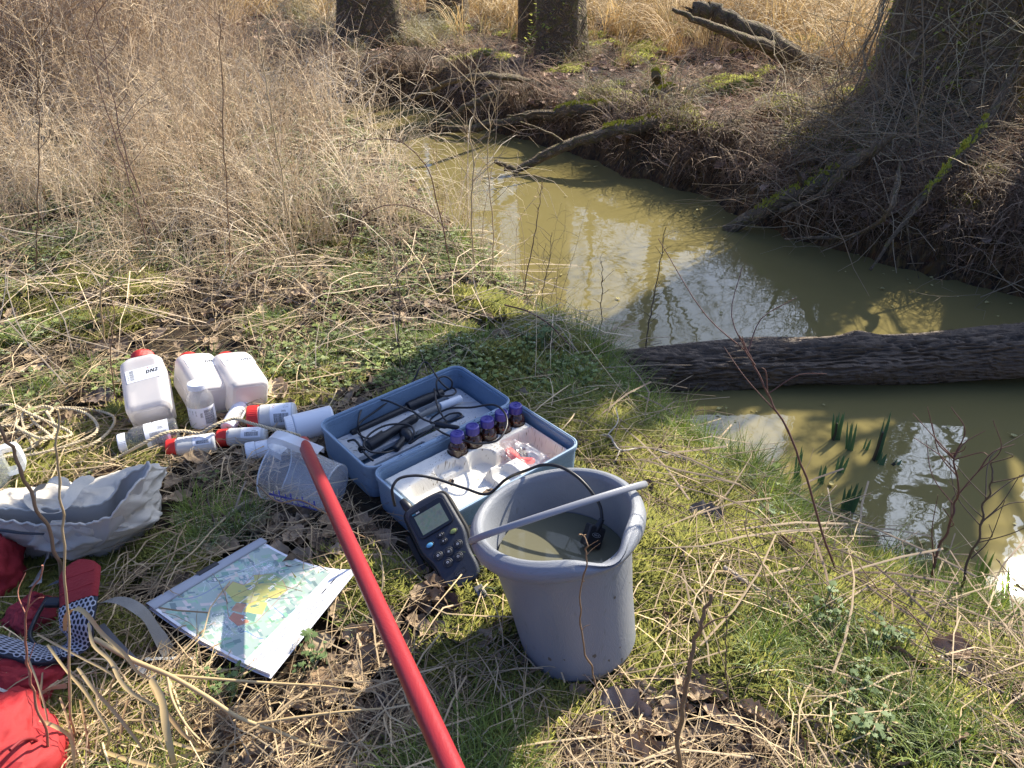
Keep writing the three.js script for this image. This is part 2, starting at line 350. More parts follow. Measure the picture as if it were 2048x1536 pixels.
function lyingStraw(seed, n, L0, L1, rad, up) { // dead stems and blades lying over each other
  const r = rng(seed), b = new MB();
  for (let k = 0; k < n; k++) {
    const a = r() * 6.283, L = lerp(L0, L1, r()), x = (r() - 0.5) * 0.16, z = (r() - 0.5) * 0.16, bend = (r() - 0.5) * 1.6, y0 = 0.004 + r() * up, t = 0.55 + r() * 0.6, cc = col(t, t * (0.9 + 0.1 * r()), t * (0.75 + 0.25 * r()));
    const pts = []; let px = x - Math.cos(a) * L / 2, pz = z - Math.sin(a) * L / 2, e = a - bend / 2; const kink = r() < 0.3 ? 2 + (r() * 2 | 0) : -1;
    for (let j = 0; j <= 5; j++) { const s = j / 5; pts.push(V(px, y0 + Math.sin(s * PI) * up * (0.3 + r() * 0.7), pz)); e += bend / 5 + (j === kink ? (r() - 0.5) * 1.6 : 0); px += Math.cos(e) * L / 5; pz += Math.sin(e) * L / 5; }
    if (r() < 0.62) b.tube(pts, (q) => rad * (0.6 + 0.7 * (1 - q)), 3, cc, false); else b.blade(pts, rad * 2.4, V(-Math.sin(a), 0.4, Math.cos(a)), cc);
  }
  return b.geo();
}
function deadLeaf(seed, s = 1) {
  const r = rng(seed), b = new MB(), curl = 0.3 + r() * 1.2, tw = (r() - 0.5) * 1.2, lob = 2 + (r() * 3 | 0), L = 0.07 * s, W = 0.026 * s;
  b.surf((u, v) => {
    const x = (u - 0.5) * 2, w = W * Math.pow(Math.sin(PI * clamp(v * 0.96 + 0.03, 0, 1)), 0.7) * (1 + 0.18 * Math.sin(v * PI * lob * 2)), a = x * curl;
    const y = L * (v - 0.5), fx = (curl > 0.01 ? Math.sin(a) / curl : x) * w, fy = (1 - Math.cos(a)) / curl * w * 1.2 + 0.25 * L * (v - 0.5) * (v - 0.5) * 4 * (r.k ??= r() - 0.2) + 0.0025 * s * Math.sin(v * 17 + x * 4);
    const c = Math.cos(tw * (v - 0.5)), sn = Math.sin(tw * (v - 0.5));
    return V(fx * c - fy * sn, fx * sn + fy * c + 0.004, y);
  }, 6, 9);
  b.tube([V(0, 0.004, -L * 0.5), V(0.003, 0.006, -L * 0.75), V(0.006, 0.004, -L * 0.95)], 0.0009 * s, 3, null, false);
  return b.geo();
}
function herb(seed, n, R, s) { // low plant with small toothed leaves
  const r = rng(seed), b = new MB();
  for (let k = 0; k < n; k++) {
    const a = r() * 6.283, d = Math.sqrt(r()) * R, h = 0.008 + r() * 0.035, L = s * (0.6 + r() * 0.7), e = r() * 6.283, t = 0.6 + r() * 0.55, cc = col(t, t, t), tip = (r() - 0.35) * 0.7;
    const O = V(Math.cos(a) * d, h, Math.sin(a) * d), D = V(Math.cos(e), tip, Math.sin(e)).normalize(), S = V(-Math.sin(e), (r() - 0.5) * 0.6, Math.cos(e)).normalize();
    const N = new THREE.Vector3().crossVectors(D, S).normalize(); if (N.y < 0) { N.negate(); S.negate(); }
    const c0 = b.v(O.x, O.y, O.z, N.x, N.y, N.z, 0, 0, cc); const ring = [];
    for (let j = 0; j <= 14; j++) { const u = j / 14 * 2 - 1, g = u * 2.6, tooth = (j % 2 ? 1 : 0.74), rr = L * (0.5 + 0.5 * Math.cos(u * 1.5)) * tooth, q = O.clone().addScaledVector(D, Math.cos(g) * rr).addScaledVector(S, Math.sin(g) * rr * 0.8).addScaledVector(N, 0.12 * L * Math.cos(j * 2.2) - Math.abs(Math.sin(g)) * -0.15 * L); ring.push(b.v(q.x, q.y, q.z, N.x + S.x * u * 0.3, N.y + S.y * u * 0.3, N.z + S.z * u * 0.3, 0, 0, cc)); }
    for (let j = 0; j < 14; j++) b.i.push(c0, ring[j], ring[j + 1]);
    b.tube([V(O.x * 0.3, -0.005, O.z * 0.3), O.clone().multiplyScalar(0.8), O], 0.0009, 3, col(t * 0.9, t * 0.7, t * 0.6), false);
  }
  return b.geo();
}
// upright dry herb stems with thin curved side twigs
function dryStems(seed, n, h0, h1, rad, twigs, spread, lean) {
  const r = rng(seed), b = new MB();
  for (let k = 0; k < n; k++) {
    const h = lerp(h0, h1, r()), a = r() * 6.283, L = h * lean * r(), t = 0.5 + r() * 0.6, cc = col(t, t * (0.86 + 0.14 * r()), t * (0.72 + 0.28 * r())), x = (r() - 0.5) * spread, z = (r() - 0.5) * spread, wob = r() * 9;
    const at = (s) => V(x + Math.cos(a) * L * s * s + 0.02 * h * Math.sin(s * 7 + wob), h * s * (1 - 0.35 * (L / h) * s), z + Math.sin(a) * L * s * s + 0.02 * h * Math.cos(s * 6 + wob));
    const pts = many(7, (j) => at(j / 6));
    b.tube(pts, (s) => rad * (1 - 0.7 * s), 3, cc, false);
    const m = (twigs * (0.5 + r())) | 0;
    for (let j = 0; j < m; j++) {
      const s = 0.15 + 0.8 * r(), o = at(s), e = r() * 6.283, l = h * (0.1 + 0.25 * r()) * (1.2 - s * 0.6), up = 0.2 + r() * 0.9, cur = (r() - 0.5) * 2.4;
      b.tube(many(4, (i) => { const q = i / 3; return V(o.x + Math.cos(e + cur * q) * l * q * 0.8, o.y + l * up * q - l * 0.5 * q * q * (cur > 0.5 ? 1.4 : 0.2), o.z + Math.sin(e + cur * q) * l * q * 0.8); }), (q) => rad * 0.55 * (1 - 0.6 * q), 3, cc, false);
    }
  }
  return b.geo();
}
// long dead grass hanging over in arcs
function archGrass(seed, n, L0, L1, w) {
  const r = rng(seed), b = new MB(), main = r() * 6.283;
  for (let k = 0; k < n; k++) {
    const L = lerp(L0, L1, r()), a = main + (r() - 0.5) * 3.4, x = (r() - 0.5) * 0.14, z = (r() - 0.5) * 0.14, bend = 1.2 + r() * 1.6, t = 0.6 + r() * 0.55, cc = col(t, t * (0.92 + 0.08 * r()), t * (0.75 + 0.25 * r())), pts = [];
    let y = 0, d = 0, e = 1.45 - r() * 0.4; for (let j = 0; j <= 7; j++) { pts.push(V(x + Math.cos(a) * d, Math.max(0.01, y), z + Math.sin(a) * d)); e -= bend / 7 * (j / 4 + 0.3); d += Math.cos(e) * L / 7; y += Math.sin(e) * L / 7; }
    if (k % 3) b.blade(pts, w * (0.6 + 0.8 * r()), V(-Math.sin(a), 0, Math.cos(a)), cc); else b.tube(pts, w * 0.4, 3, cc, false);
  }
  return b.geo();
}
function twigHeap(seed, n, L0, L1, rad, hgt) { // bare crooked twigs piled any way round
  const r = rng(seed), b = new MB();
  for (let k = 0; k < n; k++) {
    const L = lerp(L0, L1, r() * r()), e0 = r() * 6.283, p = V((r() - 0.5) * 0.4, r() * hgt, (r() - 0.5) * 0.4), t = 0.5 + r() * 0.6, cc = col(t, t * (0.8 + 0.2 * r()), t * (0.7 + 0.3 * r())), pts = [];
    let e = e0, up = (r() - 0.35) * 1.3; const R = rad * (0.5 + 0.8 * r());
    for (let j = 0; j <= 5; j++) { pts.push(p.clone()); e += (r() - 0.5) * 0.7; up += (r() - 0.55) * 0.5; p.add(V(Math.cos(e) * Math.cos(up), Math.sin(up), Math.sin(e) * Math.cos(up)).multiplyScalar(L / 5)); }
    b.tube(pts, (q) => R * (1 - 0.6 * q), 3, cc, false);
    if (r() < 0.7) { const q = pts[2 + (r() * 2 | 0)], f = e0 + (r() < 0.5 ? 0.9 : -0.9); b.tube([q, q.clone().add(V(Math.cos(f) * L * 0.15, L * 0.06, Math.sin(f) * L * 0.15)), q.clone().add(V(Math.cos(f + 0.3) * L * 0.32, L * 0.07, Math.sin(f + 0.3) * L * 0.32))], R * 0.5, 3, cc, false); }
  }
  return b.geo();
}
const near = (x, z) => shore(x, z)[0], far = (x, z) => shore(x, z)[1];
const tint = (a, b, v = 0.25) => (c, r) => { const t = r(), k = 1 - v + 2 * v * r(); c.setRGB(lerp(a[0], b[0], t) * k, lerp(a[1], b[1], t) * k, lerp(a[2], b[2], t) * k); };
// --- near bank
field('moss', 'yellow green moss carpeting the near bank between the straw', many(5, (k) => mossTuft(100 + k)), 26000, 1, { mat: M.moss, category: 'moss', r0: 0.5, r1: 3.4, margin: -0.02, accept: (x, z) => near(x, z) > 0.04 ? mossAt(x, z) : 0, scale: (r) => 0.7 + 0.8 * r(), color: tint([0.1, 0.115, 0.022], [0.27, 0.255, 0.05]) });
field('short_grass', 'fresh green short grass growing on the near bank', many(6, (k) => grassTuft(200 + k, 20, 0.02, 0.07, 0.025, 0.0012)), 3000, 2, { mat: M.grass, category: 'grass', r0: 0.5, r1: 4.5, margin: 0.01, accept: (x, z) => { const n = near(x, z); return n > 0.0 ? Math.max(grassAt(x, z) * 0.8, n < 0.14 && x > 0.2 ? 0.8 : 0) : 0; }, scale: (r) => 0.5 + 0.75 * r(), color: tint([0.11, 0.18, 0.022], [0.28, 0.35, 0.05]) });
field('straw_litter', 'pale dead stems and blades lying over the near bank', many(8, (k) => lyingStraw(300 + k, 9, 0.06, 0.3, 0.0005, 0.022)), 1350, 3, { mat: M.straw, category: 'straw', part: 'stems', r0: 0.5, r1: 5, margin: 0.0, accept: (x, z) => { const n = near(x, z); return n > 0.02 ? 0.24 + 0.5 * sstep(-x, 0.05, 0.9) + 0.5 * sstep(fbm(x * 2, z * 2, 77, 2), 0.05, 0.25) + 0.3 * sstep(-z, 0.0, 0.1) * sstep(z, -1.0, -0.7) : 0; }, scale: (r) => 0.7 + 0.7 * r(), color: tint([0.26, 0.18, 0.1], [0.6, 0.46, 0.27]) });
field('leaf_litter', 'small brown fallen leaves scattered over the near bank', many(6, (k) => deadLeaf(400 + k)), 4200, 4, { mat: M.dead, category: 'dead leaves', part: 'leaves', r0: 0.5, r1: 6, tilt: 0.9, accept: (x, z) => near(x, z) > 0.03 ? 0.3 + 0.7 * (1 - mossAt(x, z)) : 0, lift: (r) => 0.004 + 0.012 * r(), scale: (r) => 0.35 + 0.6 * r(), color: tint([0.12, 0.08, 0.05], [0.42, 0.31, 0.2]) });
field('low_herbs', 'low green leafy herbs covering the bank behind the bottles', many(6, (k) => herb(500 + k, 18, 0.06, 0.0095)), 1150, 5, { mat: M.leaf, category: 'herbs', part: 'leaves', r0: 1.5, r1: 6.5, margin: 0.03, accept: (x, z) => near(x, z) > 0.05 ? (z < -1.9 ? 0.55 * sstep(fbm(x * 1.4, z * 1.4, 90, 3), -0.12, 0.15) + 0.5 * sstep(Math.abs(z + 2.6 + 0.15 * x), 0.45, 0.1) : 0.1 * sstep(fbm(x * 3, z * 3, 91, 2), 0, 0.2)) : 0, scale: (r) => 0.6 + 0.9 * r(), color: tint([0.13, 0.19, 0.035], [0.28, 0.33, 0.08]) });
field('fallen_stems', 'long thin dry stems lying criss-cross behind the bottles', many(8, (k) => lyingStraw(340 + k, 8, 0.2, 0.7, 0.0007, 0.08)), 190, 31, { mat: M.straw, category: 'dry stems', part: 'stems', r0: 1.95, r1: 7, th: [-0.7, 0.12], margin: 0.14, accept: (x, z) => near(x, z) > 0.12 ? 0.4 + 0.6 * sstep(-z, 2.2, 3) : 0, scale: (r) => 0.6 + 0.7 * r(), color: tint([0.36, 0.27, 0.17], [0.62, 0.49, 0.33]) });
// --- the thicket on the left
const thick = (x, z) => { const n = near(x, z); return n > 0.06 ? sstep(-z + 0.12 * x, 2.1, 2.95) * (1 - 0.78 * sstep(x / -z, -0.36, -0.16)) : 0; };
field('dry_thicket', 'thicket of thin dry brown stems left of the stream', many(10, (k) => dryStems(600 + k, 6, 0.5, 1.15, 0.0022, 13, 0.35, 0.45)), 230, 6, { mat: M.stem, category: 'thicket', part: 'stems', r0: 2.3, r1: 9, th: [-0.75, 0.1], accept: thick, scale: (r, x, z) => (0.45 + 0.45 * r()) * (z > -3 ? 0.7 : 1), color: tint([0.36, 0.24, 0.13], [0.76, 0.6, 0.4]) });
field('dead_long_grass', 'pale bleached long grass hanging over in the left thicket', many(8, (k) => archGrass(700 + k, 22, 0.45, 0.9, 0.002)), 210, 7, { mat: M.reed, category: 'dead grass', part: 'blades', r0: 2.6, r1: 9, th: [-0.75, 0.05], accept: (x, z) => thick(x, z) * sstep(fbm(x * 1.1, z * 1.1, 120, 2), -0.25, 0.1) * (z < -3.1 ? 1 : 0.15), scale: (r) => 0.5 + 0.5 * r(), color: tint([0.55, 0.44, 0.28], [0.82, 0.7, 0.52]) });
field('red_brown_brush', 'dense red brown brush in the upper left corner', many(5, (k) => dryStems(650 + k, 18, 0.6, 1.4, 0.0035, 5, 0.7, 0.5)), 260, 8, { mat: M.stem, category: 'brush', part: 'stems', r0: 5.5, r1: 17, th: [-0.8, -0.28], accept: (x, z) => near(x, z) > 0.15 && x < -2.2 - 0.12 * (z + 5) ? 1 : 0, scale: (r) => 0.7 + 0.5 * r(), color: tint([0.4, 0.29, 0.19], [0.64, 0.5, 0.35]), lean: (x, z, r) => V(0.25, 1, 0.1) });
// --- far bank
field('far_reed_grass', 'tall golden dry reed grass behind the far bank trees', many(6, (k) => archGrass(720 + k, 40, 0.4, 0.95, 0.0035)), 1700, 9, { mat: M.reed, category: 'reed grass', part: 'blades', r0: 5.6, r1: 28, th: [-0.72, 0.72], accept: (x, z) => { const f = far(x, z); return f > 0.9 ? sstep(f, 1.2, 2.6) * (x > -0.5 ? 1 : 0.75) : 0; }, scale: (r) => 0.55 + 0.55 * r(), color: tint([0.5, 0.33, 0.13], [0.72, 0.54, 0.27]) });
field('far_bank_grass', 'grey green grass clumps on the far bank top', many(5, (k) => archGrass(740 + k, 36, 0.2, 0.45, 0.0022)), 420, 10, { mat: M.grass, category: 'grass', part: 'blades', r0: 4, r1: 14, th: [-0.6, 0.5], accept: (x, z) => { const f = far(x, z); return f > 0.3 ? sstep(fbm(x * 0.8, z * 0.8, 150, 2), 0, 0.2) * (x < 1.3 ? 1 : 0.3) : 0; }, scale: (r) => 0.5 + 0.6 * r(), color: tint([0.22, 0.2, 0.07], [0.46, 0.38, 0.18]) });
field('far_twig_litter', 'brown bare twigs and bramble covering the far bank', many(8, (k) => twigHeap(800 + k, 20, 0.15, 0.6, 0.0022, 0.05)), 900, 11, { mat: M.stem, category: 'twigs', part: 'twigs', r0: 3, r1: 11, th: [-0.55, 0.8], tilt: 0.7, accept: (x, z) => { const f = far(x, z); return f > 0.03 ? lerp(1, 0.35, sstep(f, 0.6, 2.4)) : 0; }, scale: (r, x, z) => (0.45 + 0.5 * r()) * (far(x, z) < 0.35 ? 0.6 : 1), color: tint([0.26, 0.15, 0.09], [0.62, 0.43, 0.28]) });
field('far_leaf_litter', 'brown fallen leaves over the far bank', many(4, (k) => deadLeaf(440 + k)), 3000, 12, { mat: M.dead, category: 'dead leaves', part: 'leaves', r0: 3, r1: 11, th: [-0.5, 0.8], tilt: 1, accept: (x, z) => far(x, z) > 0.1 ? 1 : 0, lift: (r) => 0.01 + 0.02 * r(), scale: (r) => 0.6 + 0.7 * r(), color: tint([0.2, 0.12, 0.08], [0.55, 0.39, 0.28]) });
field('far_moss', 'bright yellow green moss patches on the far bank', many(4, (k) => mossTuft(150 + k)), 5000, 13, { mat: M.moss, category: 'moss', r0: 3.2, r1: 9, th: [-0.1, 0.75], accept: (x, z) => far(x, z) > 0.25 ? sstep(fbm(x * 1.9, z * 1.9, 170, 3), 0.1, 0.25) : 0, lift: (r) => 0.01, scale: (r) => 0.9 + 1.0 * r(), color: tint([0.3, 0.32, 0.04], [0.45, 0.45, 0.09]) });
field('right_bramble', 'dense tangle of bare bramble on the right hand bank', many(8, (k) => twigHeap(850 + k, 24, 0.35, 1.2, 0.0026, 0.2)), 95, 14, { mat: M.stem, category: 'bramble', part: 'twigs', box: [0.9, 4.2, -5.6, -1.8], tilt: 0.9, accept: (x, z) => { const f = far(x, z); return f > -0.04 && x + 0.5 * z > -0.75 ? lerp(1, 0.12, sstep(f, 0.4, 1.0)) : 0; }, lift: (r) => r() * 0.08, scale: (r) => 0.5 + 0.5 * r(), color: tint([0.2, 0.14, 0.08], [0.48, 0.38, 0.23]) });
field('bank_roots', 'hanging roots and dead stems on the dark bank face', many(5, (k) => archGrass(760 + k, 18, 0.2, 0.45, 0.0022)), 420, 15, { mat: M.stem, category: 'roots', part: 'roots', r0: 3, r1: 9, th: [-0.5, 0.8], tilt: 0.6, accept: (x, z) => { const f = far(x, z); return f > 0.02 && f < 0.35 ? 1 : 0; }, scale: (r) => 0.5 + 0.6 * r(), color: tint([0.09, 0.055, 0.03], [0.3, 0.2, 0.12]) });
field('floating_scraps', 'tiny leaf and twig scraps floating on the stream', many(3, (k) => deadLeaf(480 + k, 0.22)), 170, 51, { mat: M.dead, category: 'debris', part: 'scraps', r0: 1.6, r1: 8, th: [-0.3, 0.8], tilt: 0.05, accept: (x, z) => { const [n, f] = shore(x, z); return n < 0 && f < 0 ? 0.12 + 0.9 * sstep(Math.max(n, f), -0.35, -0.03) : 0; }, y: () => WATER, scale: (r) => 0.5 + 0.9 * r(), color: tint([0.3, 0.25, 0.1], [0.5, 0.44, 0.18]) });
field('hanging_twigs', 'thin bare twigs hanging about the mossy trunks at the upper right', many(4, (k) => twigHeap(880 + k, 16, 0.3, 0.9, 0.0022, 0.5)), 34, 52, { mat: M.stem, category: 'twigs', part: 'twigs', box: [1.6, 3.1, -4.9, -3.2], tilt: 1.2, free: false, accept: (x, z) => far(x, z) > 0.05 ? 1 : 0, lift: (r) => 0.15 + r() * 1.25, scale: (r) => 0.6 + 0.5 * r(), color: tint([0.22, 0.18, 0.09], [0.5, 0.43, 0.26]) });
field('shore_grass', 'longer bright green grass along the ragged near water edge', many(4, (k) => grassTuft(260 + k, 24, 0.05, 0.14, 0.03, 0.0014)), 800, 53, { mat: M.grass, category: 'grass', r0: 1, r1: 3.4, th: [0.05, 1.1], margin: 0.02, accept: (x, z) => { const n = near(x, z); return n > -0.01 && n < 0.16 ? 0.8 * sstep(fbm(x * 4, z * 4, 61, 2), -0.2, 0.1) : 0; }, scale: (r) => 0.5 + 0.6 * r(), tilt: 0.5, color: tint([0.14, 0.22, 0.03], [0.32, 0.38, 0.06]) });
field('flattened_stalks', 'flattened dry stalks along the right bank edge', many(4, (k) => lyingStraw(380 + k, 7, 0.2, 0.6, 0.001, 0.03)), 105, 54, { mat: M.straw, category: 'dry stems', part: 'stems', r0: 0.9, r1: 2.6, th: [0.1, 1.1], margin: 0.05, accept: (x, z) => { const n = near(x, z); return n > 0.02 && n < 0.5 ? 0.7 : 0; }, scale: (r) => 0.6 + 0.6 * r(), color: tint([0.2, 0.14, 0.09], [0.46, 0.35, 0.22]) });
// ---------------------------------------------------------------- trees, logs and branches
const barkTex = dataTex(512, 512, (u, v) => {
  const w = 0.12 * tileNoise(u, v, 6, 4), a = Math.abs(tileNoise(u + w, v * 0.25, 26, 2)) * 2.2, f = 0.5 + 0.5 * tileNoise(u, v, 60, 7);
  const n = clamp(0.15 + a * 0.75 + 0.25 * (f - 0.5), 0, 1); return [n, n, n];
});
const barkCol = dataTex(512, 512, (u, v) => {
  const w = 0.12 * tileNoise(u, v, 6, 4), a = clamp(Math.abs(tileNoise(u + w, v * 0.25, 26, 2)) * 2.4, 0, 1), f = 0.5 + 0.5 * tileNoise(u, v, 50, 7), m = sstep(tileNoise(u, v, 9, 12), 0.1, 0.35);
  return [lerp(0.3 + 0.3 * a * f + 0.1 * f, 0.42, m * 0.4), lerp(0.26 + 0.26 * a * f + 0.09 * f, 0.41, m * 0.45), lerp(0.2 + 0.2 * a * f + 0.08 * f, 0.18, m * 0.4)];
}, true);
const barkMat = std([1, 1, 1], 0.95, { map: rep(barkCol, 1.6, 1.6), bumpMap: rep(barkTex, 1.6, 1.6), bumpScale: 0.015 });
const branchMat = std([0.2, 0.16, 0.11], 0.9, { bumpMap: rep(barkTex, 6, 6), bumpScale: 0.004 });
const deadWood = std([1, 1, 1], 0.9, { map: rep(barkCol, 5, 3), bumpMap: rep(barkTex, 5, 3), bumpScale: 0.008 });
const mossMat = std([0.36, 0.36, 0.05], 1);
function trunkGeo(seed, h, r0, flare, sides = 40, lean = [0, 0]) {
  const b = new MB(), N = 46;
  b.surf((u, v) => {
    const a = u * 2 * PI, y = h * v * v * 0.6 + h * v * 0.4, root = Math.exp(-y / 0.35), rr = r0 * (1 - 0.45 * v) * (1 + flare * root * (1 + 0.5 * Math.cos(a * 5 + seed))) * (1 + 0.05 * noise(Math.cos(a) * 2 + seed, Math.sin(a) * 2, y * 0.8) + 0.06 * Math.abs(noise(Math.cos(a) * 9, Math.sin(a) * 9 + seed, y * 1.6)));
    return V(-Math.cos(a) * rr + lean[0] * y + 0.05 * noise(y * 0.5, seed), y - 0.25, Math.sin(a) * rr + lean[1] * y + 0.05 * noise(seed, y * 0.5));
  }, sides, N);
  const uv = b.u; for (let k = 0; k < uv.length; k += 2) { uv[k] *= Math.round(2 * PI * r0 / 0.6 + 1) * 0.6; uv[k + 1] *= h; }
  return b.geo();
}
function branchesGeo(seed, h, r0, y0, lean, depth = 4, reach = 0.42) {
  const r = rng(seed), b = new MB();
  const grow = (o, d, L, R, lv) => {
    const n = lv > 2 ? 5 : lv > 1 ? 4 : 3, pts = [o.clone()]; let p = o.clone(), e = d.clone();
    for (let j = 0; j < n; j++) { e.add(V((r() - 0.5) * 0.4, (r() - 0.4) * 0.35, (r() - 0.5) * 0.4)).normalize(); p = p.clone().addScaledVector(e, L / n); pts.push(p); }
    b.tube(pts, (t) => R * (1 - 0.65 * t), lv > 2 ? 6 : 3, null, false);
    if (!lv) return;
    const kids = lv > 2 ? 5 : 4;
    for (let j = 0; j < kids; j++) {
      const t = 0.25 + 0.75 * (j + r()) / kids, f = clamp(t * n, 0, n - 0.001), i = f | 0, q = pts[i].clone().lerp(pts[i + 1], f - i), ax = V(r() - 0.5, r() - 0.5, r() - 0.5).normalize();
      const dir = e.clone().applyAxisAngle(ax, 0.5 + 0.6 * r()); dir.y += 0.15; grow(q, dir.normalize(), L * (0.42 + 0.25 * r()), Math.max(0.004, R * (1 - 0.6 * t) * 0.48), lv - 1);
    }
  };
  const top = h * 0.97;
  for (let k = 0; k < 12; k++) {
    const s = (k + r()) / 12, y = lerp(y0, top, s), a = k * 2.4 + r(), up = 0.35 + 0.8 * s;
    grow(V(lean[0] * y, y - 0.25, lean[1] * y), V(Math.cos(a), up, Math.sin(a)).normalize(), h * reach * (1.1 - 0.75 * s), r0 * 0.42 * (1 - 0.6 * s), depth - 1);
  }
  return b.geo();
}
function tree(name, label, x, z, h, r0, o = {}) {
  const t = thing(name, label, 'tree', V(x, H(x, z), z), o.group);
  obj('trunk', trunkGeo(o.seed ?? 1, h, r0, o.flare ?? 0.35, 40, o.lean ?? [0, 0]), barkMat, t);
  obj('crown', branchesGeo((o.seed ?? 1) * 13, h, r0, o.y0 ?? h * 0.4, o.lean ?? [0, 0], o.depth ?? 4, o.reach), branchMat, t);
  return t;
}
function onTrunk(t, n, seed, r0, y0, y1) { // moss and lichen clumps growing on the bark
  const rr = rng(seed), b = new MB();
  for (let k = 0; k < n; k++) { const a = rr() * 6.28, y = lerp(y0, y1, rr()), R = r0 * (1 - 0.2 * y / 4) * (1 + 0.35 * Math.exp(-y / 0.35)); const o = V(Math.cos(a) * R, y - 0.2, Math.sin(a) * R); for (let j = 0; j < 5; j++) { const q = o.clone().add(V((rr() - 0.5) * 0.06, (rr() - 0.5) * 0.08, (rr() - 0.5) * 0.06)); const d = V(Math.cos(a) + rr() - 0.5, rr() - 0.5, Math.sin(a) + rr() - 0.5).normalize(); b.blade([q, q.clone().addScaledVector(d, 0.015), q.clone().addScaledVector(d, 0.028)], 0.008, V(-d.z, 0.3, d.x).normalize()); } }
  return tag(obj('trunk_moss', b.geo(), mossMat, t), null, null, null, 'stuff');
}
const tA = tree('bank_tree', 'thick grey bark tree at the top centre behind the fallen branches', 0.395, -6.9, 9, 0.2, { seed: 3, y0: 4.4, reach: 0.26, depth: 3, flare: 0.4 });
onTrunk(tA, 160, 5, 0.22, 0, 1.6);
tree('bank_tree', 'slim dark trunk close beside the left edge of the thick grey trunk', 0.16, -7.3, 8, 0.095, { seed: 8, y0: 4, reach: 0.26, depth: 3, flare: 0.2 });
tree('bank_tree', 'broad dark trunk with flared foot at the upper left of the stream', -1.27, -7.75, 10, 0.27, { seed: 5, y0: 5, reach: 0.26, depth: 3, flare: 0.5 });
tree('bank_tree', 'dark trunk half hidden in reed between the two broad trunks', -0.68, -9.3, 9, 0.22, { seed: 7, y0: 4.6, reach: 0.26, depth: 3, flare: 0.25 });
const tI = tree('ivy_tree', 'stout mossy trunk wrapped in bare climbing stems on the right bank', 2.35, -4.35, 7, 0.36, { seed: 11, y0: 4.8, flare: 0.7, lean: [-0.065, 0], depth: 3, reach: 0.25 });
onTrunk(tI, 2200, 6, 0.35, 0, 2.6);
{ const r = rng(77), b = new MB();
  for (let k = 0; k < 60; k++) { let a = r() * 6.28, y = -0.25 + r() * 0.5; const pts = [], n = 12, w = (r() - 0.5) * 0.35, H0 = 1 + r() * 2.2; for (let j = 0; j <= n; j++) { const R = 0.35 * (1 - 0.12 * y) * (1 + 0.7 * Math.exp(-Math.max(y, 0) / 0.35)) + 0.015 + 0.05 * r() * r(); pts.push(V(Math.cos(a) * R - 0.065 * y, y, Math.sin(a) * R)); a += w + (r() - 0.5) * 0.5; y += H0 / n; } b.tube(curve(pts, 26), 0.002 + 0.004 * r() * r(), 4, null, false); }
  tag(obj('climbing_stems', b.geo(), std([0.24, 0.2, 0.13], 0.9), tI), null, null, null, 'stuff'); }
const tR = tree('ivy_tree', 'shaded mossy trunk at the right edge of the frame', 2.72, -3.65, 2.3, 0.25, { seed: 17, y0: 1.0, flare: 0.9, lean: [0.12, 0.0], depth: 3, reach: 0.3 });
onTrunk(tR, 500, 9, 0.21, 0, 2.4);
